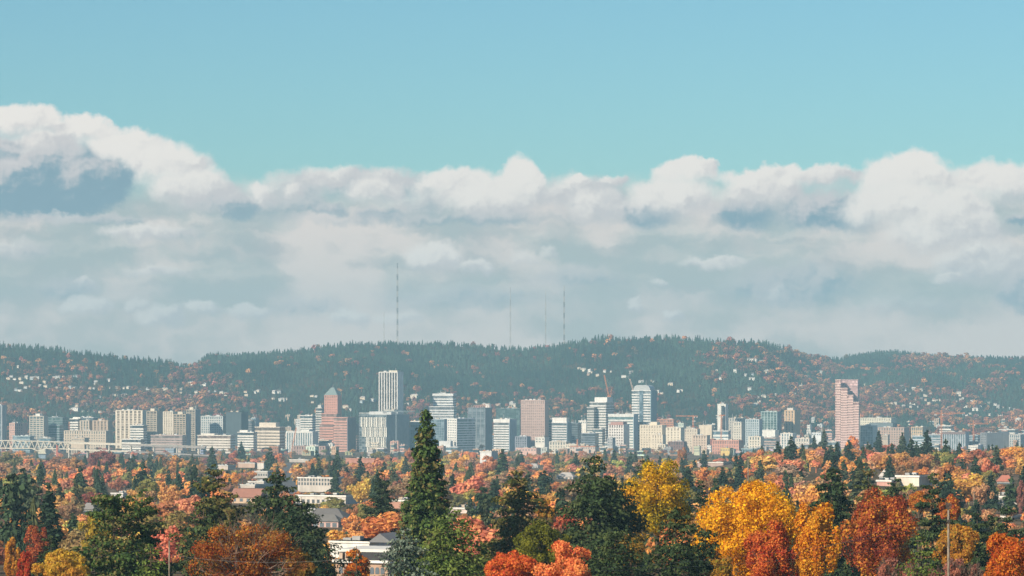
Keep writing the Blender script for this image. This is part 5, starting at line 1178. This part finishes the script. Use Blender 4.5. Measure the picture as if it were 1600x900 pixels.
# left conifers
conifer('tall broken topped fir left of the rust twiggy tree', 333, 728, 44, 640, 'olive', 15000, .62, .15, .6, 130, .5, ywide=830, leaf=.46, tuft=.2)
conifer('lower green fir at the foot of the broken topped fir', 318, 790, 50, 600, 'dark', 9000, .6, .2, .55, 110, .45, ywide=890, leaf=.44, tuft=.2, seed=4)
conifer('dark double conifer with sharp top left of the clearing', 432, 738, 58, 640, 'dark', 17000, .62, .16, .6, 140, .5, ywide=850, leaf=.46, tuft=.2)
conifer('broad blackish right half of the double conifer', 470, 786, 62, 600, 'deep', 15000, .55, .18, .6, 130, .5, ywide=870, leaf=.44, tuft=.22, seed=5)
conifer('small light green fir beside the left utility pole', 236, 848, 36, 430, 'bright', 9000, .8, .25, .5, 140, .35, ywide=898, leaf=.26, tuft=.2)
conifer('small blackish fir before the orange maple at the bottom edge', 557, 848, 17, 560, 'deep', 2600, .8, .1, .5, 60, .4, ywide=892, leaf=.34)
conifer('broad ragged dark olive evergreen with brown tinged tips at the left', 178, 772, 60, 520, 'seq', 17000, .42, .14, .62, 130, .5, ywide=890, leaf=.4, tuft=.2, name='broad_evergreen', up=.4)
conifer('right hand peak grown together with the broad olive evergreen', 222, 766, 34, 530, 'seq', 9000, .5, .14, .62, 110, .5, ywide=860, leaf=.4, tuft=.2, name='broad_evergreen', up=.4)
conifer('dark spire conifer of the middle valley left of the sequoia', 597, 736, 27, 980, 'deep', 9000, .62, .12, .55, 130, .35, ywide=828, leaf=.5, tuft=.18)
# right conifers
conifer('dark fir right of the golden maple', 1300, 733, 42, 700, 'dark', 18000, .62, .16, .55, 150, .35, ywide=815, leaf=.58, tuft=.18)
conifer('dense brownish green fir behind the red and green maple', 1357, 735, 20, 760, 'olive', 9000, .42, .1, .5, 130, .2, ywide=785, leaf=.42)
conifer('small dark fir right of the dense brownish fir', 1400, 749, 18, 770, 'dark', 7500, .45, .1, .5, 110, .25, ywide=785, leaf=.42)
conifer('gaunt open branched fir left of the tall utility pole', 1457, 740, 36, 620, 'dark', 9500, .72, .18, .7, 62, .55, ywide=830, leaf=.44, tuft=.16)
conifer('fresh green young fir at the bottom right', 1440, 832, 36, 400, 'bright', 10000, .8, .2, .5, 150, .35, ywide=898, leaf=.25, tuft=.2)
conifer('narrow dark conifer right of the tall utility pole', 1527, 794, 25, 600, 'dark', 11000, .45, .12, .55, 120, .3, ywide=850, leaf=.4)
conifer('dark conifer pair member at the right edge', 1572, 790, 27, 640, 'dark', 11000, .6, .12, .55, 110, .35, ywide=840, leaf=.44)
conifer('dark conifer just left of the right edge pair', 1550, 806, 22, 650, 'deep', 8000, .6, .12, .55, 110, .35, ywide=850, leaf=.44, seed=3)
# broadleaves
broadleaf('rust brown tree with bare pale twigs at the bottom left of centre', 385, 806, 84, 935, 430, RUST, 15000, 70, .22, .27, .35, bare=85, egg=.1, name='twiggy_autumn_tree')
broadleaf('yellow green maple with domed top beyond the dark cypress', 1027, 719, 57, 842, 640, YG, 17000, 60, .27, .40, .16, name='maple_tree')
broadleaf('huge golden yellow maple, brightest tree of the slope', 1161, 738, 84, 925, 520, GOLD, 30000, 95, .25, .38, .12, name='maple_tree', egg=.0)
broadleaf('red maple in front of the huge golden one', 1202, 818, 43, 925, 440, RED, 13000, 50, .26, .28, .3, name='maple_tree')
broadleaf('tall yellow orange maple right of the golden one', 1277, 777, 37, 925, 500, ((.62, .19, .02), (.74, .31, .02), (.70, .36, .04)), 14000, 50, .27, .34, .2, name='maple_tree', egg=.15)
broadleaf('large dark red maple with orange skirts left of the tall pole', 1374, 771, 60, 905, 520, MAR, 19000, 64, .25, .35, .2, name='maple_tree')
broadleaf('olive yellow round tree above the coral maple', 843, 811, 47, 890, 520, OLV, 13000, 50, .27, .33, .25, name='round_tree')
broadleaf('coral orange maple at the bottom below the big dark cedar', 884, 849, 48, 935, 380, CORAL, 13000, 46, .26, .25, .3, name='maple_tree')
broadleaf('red orange maple at the bottom left of the coral one', 796, 858, 40, 930, 390, ((.60, .10, .035), (.76, .17, .05), (.74, .23, .06)), 10000, 40, .28, .25, .3, name='maple_tree')
broadleaf('small amber tree beside the olive yellow one', 852, 778, 17, 815, 700, AMB, 3500, 20, .34, .36, .3)
broadleaf('small red maple above the olive yellow tree', 880, 797, 15, 828, 690, ((.45, .07, .05), (.58, .12, .07), (.6, .2, .1)), 3200, 20, .34, .36, .3, name='maple_tree')
broadleaf('small orange maple behind the little dark fir at the bottom', 560, 862, 30, 915, 600, OR, 6000, 30, .3, .34, .3, name='maple_tree')
broadleaf('orange red maple cut by the right bottom corner', 1580, 829, 46, 930, 420, ((.52, .10, .02), (.64, .17, .025), (.62, .24, .04)), 12000, 46, .27, .27, .3, name='maple_tree')
broadleaf('amber tree between the tall pole and the narrow conifer', 1494, 813, 36, 890, 560, AMB, 9000, 40, .28, .36, .25)
broadleaf('dark red maple top behind the tall utility pole', 1483, 772, 20, 825, 640, MAR, 4500, 24, .33, .38, .3, name='maple_tree')
broadleaf('yellow tree at the foot of the broad olive evergreen', 96, 858, 42, 915, 480, YEL, 11000, 46, .28, .3, .3)
broadleaf('yellow green tree behind the left flank of the olive evergreen', 152, 802, 26, 860, 720, ((.34, .25, .04), (.52, .36, .05), (.4, .3, .05)), 5000, 26, .32, .4, .3)
broadleaf('narrow red tree at the bottom left corner', 38, 866, 13, 925, 470, ((.38, .04, .03), (.52, .07, .04), (.5, .1, .04)), 4000, 24, .32, .28, .3)
broadleaf('red maple above the dark fir at the far left', 56, 820, 23, 885, 760, ((.36, .08, .04), (.5, .13, .05), (.5, .18, .06)), 5500, 28, .31, .4, .3, name='maple_tree')
broadleaf('orange narrow tree at the far left bottom', 18, 838, 14, 910, 700, ((.55, .22, .03), (.62, .28, .04), (.6, .3, .05)), 4000, 24, .32, .38, .3)
conifer('small round green fir among the yellow trees at the left', 80, 836, 21, 640, 'dark', 5000, .5, .2, .5, 90, .35, ywide=885, leaf=.4)
broadleaf('low orange brush under the golden maple', 1128, 868, 26, 925, 470, ((.4, .2, .03), (.5, .28, .04), (.2, .18, .03)), 4000, 24, .32, .3, .4)
broadleaf('amber round bush above the dark cypress pair', 986, 838, 30, 885, 520, ((.16, .13, .03), (.36, .2, .03), (.3, .2, .05)), 6000, 34, .3, .32, .4)
broadleaf('orange crown poking out right of the red and green maple', 1436, 768, 20, 800, 700, ((.5, .15, .03), (.62, .2, .04), (.5, .24, .05)), 3500, 22, .33, .38, .3)
broadleaf('olive brown tree at the bottom between rust tree and double conifer', 470, 862, 26, 925, 450, ((.16, .14, .03), (.30, .17, .04), (.3, .1, .04)), 5000, 26, .32, .3, .4)
# pink brush at the bottom right
for i, (px, yt_, hw) in enumerate(((1388, 872, 22), (1420, 880, 18), (1492, 874, 24), (1522, 880, 20), (1460, 886, 20))):
    broadleaf(('pink twiggy bush at the bottom below the dark red maple', 'pink twiggy bush left of the fresh green fir', 'pink twiggy bush right of the tall pole foot', 'pink twiggy bush left of the orange corner maple', 'pink twiggy bush between the green fir and the pole')[i], px, yt_, hw, 930, 430, PINKB, 3500, 26, .28, .2, .4, bare=60, name='twiggy_bush', seed=i)
for (px, yt_, hw, yb_, Y, kd, sh_) in HERO:
    if kd == 'd': cover |= ell(px, (yt_ + yb_) / 2, hw * .88, (yb_ - yt_) / 2 * .92)
    else:
        hh = np.clip((gyy - yt_) / max(1, min(yb_, 900) - yt_), 0, 1); cover |= (gyy > yt_) & (gyy < yb_) & (np.abs(gxx - px) < hw * .75 * hh ** max(sh_, .01))
hero_cover = cover.copy()

# ------------------------------------------------------------------ valley trees: near ones single, the far remainder as one wood
KEYC = [  # conifers seen clearly along the right ridge and elsewhere: x, top, half width, distance
    (1236, 682, 13, 2750), (1215, 690, 10, 2700), (1254, 694, 9, 2500), (1272, 680, 7, 2900), (1288, 672, 9, 2850), (1327, 688, 11, 2500), (1308, 690, 9, 2600), (1373, 673, 9, 2700), (1356, 690, 8, 2500), (1410, 676, 10, 2600), (1424, 684, 12, 2300), (1448, 672, 13, 2500), (1478, 684, 12, 2400), (1499, 691, 8, 2500), (1432, 690, 10, 2100), (1394, 692, 8, 2300),
    (1303, 706, 14, 1800), (1352, 720, 18, 1500), (1318, 718, 12, 1700), (1390, 712, 10, 1800), (1228, 735, 11, 1500), (1252, 733, 10, 1550), (1524, 712, 10, 1900), (1528, 728, 13, 1700), (1548, 738, 14, 1500), (1580, 742, 15, 1400), (1504, 714, 8, 2000), (1600, 728, 12, 1700), (1485, 745, 14, 1400), (1498, 760, 12, 1300),
    (20, 735, 34, 1250), (48, 742, 28, 1300), (36, 728, 20, 1700), (62, 798, 14, 1050), (66, 792, 15, 1000), (209, 710, 9, 2300), (234, 707, 8, 2400), (188, 710, 6, 2500), (280, 740, 12, 1500), (150, 780, 15, 1150), (292, 775, 16, 1100), (422, 697, 10, 2300), (331, 697, 10, 2500), (377, 690, 8, 2600), (495, 702, 8, 2700), (527, 704, 11, 2500), (563, 714, 11, 2200), (524, 732, 9, 2000), (542, 729, 8, 2050), (600, 720, 9, 2300), (707, 740, 12, 1700), (755, 757, 22, 1150), (772, 750, 14, 1250), (735, 770, 10, 1300),
    (785, 702, 14, 2300), (808, 712, 8, 2300), (815, 706, 7, 2400), (845, 738, 12, 1700), (860, 735, 10, 1750), (900, 708, 9, 2600), (946, 702, 7, 2800), (960, 702, 8, 2600), (985, 705, 9, 2500), (1012, 712, 8, 2300), (1068, 728, 10, 1700), (1085, 718, 7, 2400), (1045, 712, 8, 2500), (1100, 702, 8, 3000), (1155, 720, 10, 2100), (1140, 732, 9, 1800), (1185, 745, 8, 1700), (708, 704, 5, 3000), (690, 700, 4, 3200)]
KEYD = [  # clear single crowns: x, y of centre, half width, half height, colour, distance
    (18, 718, 22, 16, 'olive', 1900), (30, 712, 10, 10, 'orange', 1850), (160, 720, 26, 18, 'maroon', 1800), (95, 725, 22, 11, 'rust', 2000), (120, 728, 14, 14, 'rust', 1800), (150, 745, 24, 18, 'salmon', 1500), (182, 755, 14, 12, 'red', 1450), (108, 748, 12, 10, 'red', 1550), (60, 735, 10, 9, 'gold', 1700), (84, 742, 14, 10, 'amber', 1600), (10, 736, 10, 9, 'gold', 1700), (196, 748, 16, 14, 'olive', 1500), (222, 740, 14, 14, 'orange', 1600), (248, 722, 14, 12, 'rust', 2000), (278, 728, 17, 16, 'amber', 1800), (253, 742, 12, 12, 'lime', 1650), (220, 768, 20, 14, 'gold', 1300), (250, 768, 16, 15, 'amber', 1300), (238, 776, 9, 6, 'orange', 1250),
    (112, 763, 13, 10, 'gold', 1350), (12, 760, 12, 10, 'maroon', 1450), (96, 788, 16, 14, 'amber', 1150), (120, 790, 14, 18, 'brown', 1150), (24, 800, 24, 18, 'maroon', 1080), (60, 806, 20, 16, 'brown', 1020), (12, 830, 16, 18, 'brown', 900), (96, 820, 16, 10, 'orange', 980), (130, 815, 14, 16, 'rust', 1000), (268, 810, 22, 12, 'salmon', 1050), (265, 835, 16, 10, 'gold', 950), (342, 715, 10, 8, 'rust', 2300), (365, 712, 10, 8, 'red', 2300), (310, 735, 14, 12, 'rust', 1800), (392, 742, 10, 8, 'orange', 1800),
    (437, 716, 10, 8, 'orange', 2300), (414, 718, 10, 7, 'orange', 2400), (490, 722, 12, 9, 'orange', 2300), (505, 724, 10, 10, 'amber', 2200), (530, 725, 14, 10, 'olive', 2200), (466, 742, 9, 9, 'gold', 1900), (566, 762, 22, 20, 'gold', 1350), (545, 748, 12, 10, 'red', 1600), (562, 732, 14, 10, 'amber', 1900), (590, 730, 16, 14, 'salmon', 1900), (628, 728, 14, 14, 'gold', 1900), (606, 718, 8, 9, 'salmon', 2300), (592, 712, 14, 9, 'olive', 2500), (640, 705, 8, 8, 'red', 2600), (575, 788, 18, 12, 'orange', 1200), (520, 786, 24, 10, 'olive', 1250), (555, 826, 22, 14, 'amber', 980), (550, 815, 14, 14, 'orange', 1000), (612, 806, 11, 8, 'orange', 1100), (618, 770, 12, 10, 'red', 1350), (626, 758, 10, 10, 'red', 1450), (612, 838, 9, 12, 'amber', 900),
    (705, 716, 18, 10, 'amber', 2300), (725, 722, 18, 11, 'gold', 2100), (735, 712, 16, 9, 'orange', 2500), (762, 730, 20, 18, 'salmon', 1700), (762, 715, 14, 10, 'orange', 2400), (715, 742, 14, 9, 'gold', 1750), (745, 742, 12, 9, 'salmon', 1650), (712, 768, 9, 11, 'rust', 1400), (735, 775, 18, 12, 'lime', 1250), (795, 735, 12, 10, 'salmon', 1800), (782, 775, 10, 10, 'salmon', 1300), (830, 715, 12, 8, 'salmon', 2500), (858, 716, 14, 9, 'brown', 2400), (858, 730, 10, 9, 'orange', 2000), (820, 732, 14, 9, 'salmon', 1950), (812, 740, 12, 10, 'amber', 1800), (885, 760, 12, 14, 'brown', 1400), (862, 772, 10, 7, 'salmon', 1350), (890, 720, 12, 9, 'salmon', 2300), (941, 715, 13, 9, 'orange', 2300), (920, 712, 10, 8, 'brown', 2500), (965, 735, 12, 9, 'salmon', 1900), (975, 720, 10, 8, 'rust', 2300), (1000, 730, 10, 8, 'brown', 2000), (1066, 708, 9, 9, 'rust', 3000), (1040, 740, 12, 10, 'brown', 1800),
    (1176, 715, 18, 12, 'rust', 2300), (1195, 712, 18, 12, 'orange', 2200), (1215, 720, 20, 14, 'salmon', 2000), (1238, 728, 20, 13, 'salmon', 1900), (1262, 712, 18, 12, 'rust', 2200), (1280, 706, 14, 10, 'salmon', 2300), (1278, 720, 16, 10, 'amber', 2000), (1332, 694, 12, 13, 'orange', 2300), (1378, 720, 20, 18, 'salmon', 1800), (1388, 700, 14, 9, 'red', 2300), (1355, 710, 12, 12, 'red', 2000), (1468, 717, 17, 12, 'lime', 1900), (1528, 713, 16, 13, 'red', 2000), (1505, 708, 14, 9, 'salmon', 2300), (1580, 712, 22, 14, 'orange', 1900), (1560, 722, 14, 13, 'salmon', 1900), (1600, 730, 14, 14, 'gold', 1700), (1412, 735, 14, 9, 'brown', 1800), (1450, 730, 18, 10, 'olive', 1750), (1475, 735, 16, 9, 'amber', 1700),
    (1225, 770, 24, 20, 'salmon', 1150), (1250, 780, 18, 18, 'rust', 1100), (1205, 745, 12, 10, 'amber', 1500), (1222, 752, 18, 13, 'red', 1350), (1246, 752, 12, 12, 'salmon', 1400), (1330, 745, 14, 12, 'brown', 1400), (1532, 772, 18, 22, 'salmon', 1150), (1512, 772, 14, 14, 'orange', 1200), (1510, 800, 14, 12, 'lime', 1000), (1560, 765, 14, 9, 'brown', 1250), (1595, 765, 10, 8, 'lime', 1200), (1420, 765, 12, 10, 'lime', 1250), (1400, 762, 14, 9, 'olive', 1300), (1580, 800, 10, 10, 'rust', 1000), (1545, 820, 14, 10, 'orange', 900), (1595, 775, 8, 22, 'maroon', 800)]
def put_tree(kind, px, top, half, Y, pat, color, foot_z=None):
    """a single valley tree with crown and trunk"""
    mpp = Y / F; x = WX(px, Y); z = float(ground(x, Y)); H = max(WZ(top, Y) - z, 3.0)
    m, tr, R = (CON if kind == 'c' else DEC)[pat]
    o = link('conifer_tree' if kind == 'c' else 'autumn_tree', None, loc=(x, Y, z - .2), rotz=trng.uniform(0, 6.28)); s_ = half * mpp / R; o.scale = (s_, s_, H)
    link('crown', m, None, o, color=color); link('trunk', tr, None, o); return o
NEEDC = [((.034, .058, .034), 'dark green'), ((.05, .078, .04), 'mid green'), ((.07, .09, .05), 'grey green'), ((.085, .095, .042), 'olive')]
singles = []                                     # (Y, kind, px, top, half, pat, colour, look)
for (px, top, half, Y) in KEYC:
    Y = stand_at(px, top + half * 4.2)
    c, cn = NEEDC[trng.choice([0, 0, 1, 1, 2])]; singles.append((Y, 'c', px, top, half * 1.1, trng.choice([0, 0, 1, 2]) if half < 16 else 3, c, f'{cn} conifer'))
for (px, cy_, hw, hh_, cn, Y) in KEYD:
    Y = stand_at(px, cy_ + hh_ * 1.5)
    c = tuple(v * trng.uniform(.88, 1.12) for v in PAL[cn]); singles.append((Y, 'd', px, cy_ - hh_, hw, trng.choice([0, 1, 2, 3, 5]) if hw > hh_ * .75 else 4, c, f'{CNAME[cn]} tree'))
def blocked(px, top, half, foot, Y):
    for (x0, y0, x1, y1, Yp) in PROTECT:
        if Y < Yp + 15 and px + half * .8 > x0 and px - half * .8 < x1 and top < y1 and foot > y0: return True
    return False
for sx in singles: cover |= ell(sx[2], sx[3] + sx[4], sx[4] * .85, sx[4] * 1.0)
rows = []; Y = 820.0
while Y < 5300: rows.append(Y); Y *= 1.038
wood = []; hidden = []
for Y in rows:
    mpp = Y / F; px = -420.0
    while px < 2020:
        x = WX(px, Y); z = float(ground(x, Y)); foot = HZ + (HC - z) / mpp
        reg = 'L' if px < 420 else 'C' if px < 1120 else 'R'
        con = trng.random() < (.17 if reg == 'L' else .15 if reg == 'C' else .18)
        h_ = trng.uniform(12, 21) if con else trng.choice([trng.uniform(7, 12), trng.uniform(9, 15.5)]); half = (h_ * trng.uniform(.18, .3) if con else h_ * trng.uniform(.42, .66)) / mpp
        top = foot - h_ / mpp; lim = float(np.interp(px, SKYX, SKYT)) + trng.uniform(-1, 5) - (6 if con else 0)
        if top < lim: top = lim
        step = half * trng.uniform(1.1, 1.9)
        Yj = Y * trng.uniform(.98, 1.02)
        street = abs(px - 449) < 9 and 1700 < Y < 4600
        for (x0_, y0_, x1_, y1_, Yp) in PROTECT:
            if Yj < Yp + 15 and px + half * .8 > x0_ and px - half * .8 < x1_ and top < y1_ + 1 and foot > y0_: top = y1_ + 1; half = min(half, (foot - top) * .6)
        if foot - top > 2.5 / mpp and not blocked(px, top, half, foot, Yj) and not street:
            e = ell(px, top + (foot - top) * .4, max(half, 3), max((foot - top) * .45, 3)); tot = e.sum(); hid = (e & cover).sum()
            seen = -70 < px < 1670 and tot and hid / tot < .85
            if True:
                if con: c, cn = NEEDC[trng.choice([0, 0, 1, 2, 3])]; rec = (Yj, 'c', px, top, half, trng.randrange(3), c, f'{cn} conifer')
                else:
                    w_ = dict(L=[('orange', 3), ('rust', 4), ('gold', 2), ('maroon', 3), ('brown', 4), ('olive', 4), ('amber', 3), ('salmon', 2), ('lime', 1)], C=[('orange', 4), ('rust', 3), ('gold', 3), ('salmon', 2), ('brown', 4), ('olive', 5), ('amber', 4), ('lime', 1)], R=[('orange', 4), ('rust', 3), ('red', 2), ('salmon', 3), ('brown', 4), ('amber', 3), ('gold', 1), ('lime', 2), ('olive', 4)])[reg]
                    cn = trng.choices([q[0] for q in w_], [q[1] for q in w_])[0]; c = tuple(v * trng.uniform(.8, 1.15) for v in PAL[cn]); rec = (Yj, 'd', px, top, half, trng.choice([0, 1, 2, 3, 5]), c, f'{CNAME[cn]} tree')
                if not seen:
                    if hid / max(tot, 1) > .97 or not -70 < px < 1670: hidden.append(rec)
                    px += step; continue
                wood.append(rec); cover |= ell(px, top + (foot - top) * .42, max(half * .8, 2), max((foot - top) * .42, 2))
        px += step
nd_ = sum(1 for q in singles if q[1] == 'd'); nc_ = sum(1 for q in singles if q[1] == 'c')
rest = list(hidden)
for Y in np.geomspace(330, 810, 16):                # the near slope goes on beyond both edges of the frame
    for sgn in (-1, 1):
        for k_ in range(7):
            px = 800 + sgn * (950 + trng.uniform(30, 1500)); h_ = trng.uniform(8, 15); x = WX(px, Y); z = float(ground(x, Y)); con = trng.random() < .4
            c = trng.choice(NEEDC)[0] if con else PAL[trng.choice(['orange', 'gold', 'rust', 'amber', 'olive', 'red'])]
            rest.append((Y, 'c' if con else 'd', px, HZ + (HC - z - h_) * F / Y, h_ * (.25 if con else .48) * F / Y, 0, c, ''))
for q in sorted(wood, key=lambda q: q[0]):
    if q[1] == 'd' and nd_ < 240: singles.append(q); nd_ += 1
    elif q[1] == 'c' and nc_ < 240 and q[0] < 3500: singles.append(q); nc_ += 1
    else: rest.append(q)
for _ in range(520):                                # street trees between the city blocks
    Y = trng.uniform(5300, 7000); px = trng.uniform(-40, 1640); x = WX(px, Y); z = float(ground(x, Y)); con = trng.random() < .12; h_ = trng.uniform(6, 13)
    top = HZ + (HC - z - h_) * F / Y; c = trng.choice(NEEDC)[0] if con else tuple(v * trng.uniform(.7, 1.05) for v in PAL[trng.choice(['salmon', 'rust', 'brown', 'orange', 'salmon', 'brown', 'maroon', 'olive', 'amber'])])
    rest.append((Y, 'c' if con else 'd', px, top, h_ * (.25 if con else .5) * F / Y, 0, c, ''))
for (Y, kd, px, top, half, pat, c, look) in singles:
    o = put_tree(kd, px, top, half, Y, pat, c); tag(o, 'x', 'tree', 'trees of the valley')
    later(o, px, top, look, 'in the far valley before' if Y > 2200 else 'in the valley below' if Y > 1300 else 'on the near slope below')
if rest:
    for kd, nm, lb, protos, mt in (('d', 'distant_autumn_wood', 'belt of small orange and rust trees reaching to the foot of the city', [low_round(prr, 520, .44, .5) for _ in range(4)], leaf_mat('distant_leaves', None, 'INST', patch=2.0, trans=.2, vary=.6)), ('c', 'distant_conifer_wood', 'scattered small dark conifers reaching to the foot of the city', [low_conifer(prr, 14, 10) for _ in range(3)], leaf_mat('distant_needles', None, 'INST', patch=2.0, trans=.1, vary=.6))):
        rs = [q for q in rest if q[1] == kd]
        if not rs: continue
        pts, sc_, cl = [], [], []
        for (Y, _k, px, top, half, pat, c, look) in rs:
            x = WX(px, Y); z = float(ground(x, Y)); H = max(WZ(top, Y) - z, 3); w_ = half * Y / F / (.42 if kd == 'd' else .17); pts.append((x, Y, z - .2)); sc_.append((w_, w_, H)); cl.append(c)
        stuff_trees(nm, lb, np.array(pts), np.array(sc_), np.array([trng.uniform(0, 6.28) for _ in rs]), np.array(cl), protos, mt)
print('TREES single d', nd_, 'c', nc_, 'rest', len(rest))

# ------------------------------------------------------------------ poles and wires
ARMW = bark_mat('dark_arm_wood', (.09, .07, .06)); WOOD = bark_mat('weathered_pole_wood', (.33, .27, .21)); CER = wall_mat((.08, .075, .07)); WIRE = metal_mat((.22, .22, .21), .6)
def pole(label, px, yt, Y, arms=((6, 9),), r=.16):
    mpp = Y / F; x = WX(px, Y); z = float(ground(x, Y)); H = WZ(yt, Y) - z
    o = link('utility_pole', None, loc=(x, Y, z)); tag(o, label, 'pole', 'utility poles')
    link('post', MB().bar((0, 0, -1), (0, 0, H), r, r * .72, 8).mesh('post', WOOD), None, o)
    for (dn, wpx) in arms:
        zz = H - dn * mpp; hw = wpx * mpp
        ar = link('cross_arm', MB().box(-hw, hw, -.22, -.08, zz - .08, zz + .08).mesh('cross_arm', ARMW), None, o)
        for f_ in (-.9, -.35, .35, .9): link('insulator', MB().bar((hw * f_, -.15, zz + .08), (hw * f_, -.15, zz + .28), .05, .05, 6).mesh('insulator', CER), None, ar)
    return Vector((x, Y, z)), H, mpp
p1_, H1, mp1 = pole('tall wooden utility pole with cross arms at the bottom right', 1482, 786, 400, ((3, 4.5), (8, 4), (30, 2.5)), .17)
p2_, H2, mp2 = pole('pale wooden pole beside the small light green fir', 264.5, 845, 415, (), .12)
pole('thin pale pole before the orange valley trees at the right', 1522, 768, 1050, ((2, 3),), .2)
pole('pale street pole standing right of the golden maple top', 1169, 716, 1500, ((1, 4),), .25)
pole('pale short pole left of the yellow green maple', 986, 733, 1100, (), .25)
def wire(label, a, b, sag):
    pts_ = [Vector(a).lerp(Vector(b), t) - Vector((0, 0, sag * 4 * t * (1 - t))) for t in np.linspace(0, 1, 25)]; mb = MB()
    for p, q in zip(pts_[:-1], pts_[1:]): mb.bar(p, q, .011, .011, 4)
    o = link('power_line', mb.mesh('power_line', WIRE)); tag(o, label, 'wire', 'power lines between the poles')
q1 = p1_ + Vector((0, -.3, 0))
wire('upper power line running left from the tall pole', q1 + Vector((-.8, 0, H1 - .3)), (WX(1235, 350), 350, WZ(866, 350)), .6)
wire('middle power line running left from the tall pole', q1 + Vector((-.3, 0, H1 - 36 * mp1 + .3)), (WX(930, 330), 330, WZ(888, 330)), .7)
wire('lower power line sagging left across the dark cypress', q1 + Vector((-.3, 0, H1 - 60 * mp1)), (WX(690, 320), 320, WZ(896, 320)), .9)
wire('power line running left from the pale pole', p2_ + Vector((-.3, -.3, H2 - .4)), (WX(60, 360), 360, WZ(880, 360)), .3)
wire('power line running right from the pale pole past the rust tree', p2_ + Vector((.3, -.3, H2 - 1.6)), (WX(560, 340), 340, WZ(872, 340)), .6)
finish_labels()
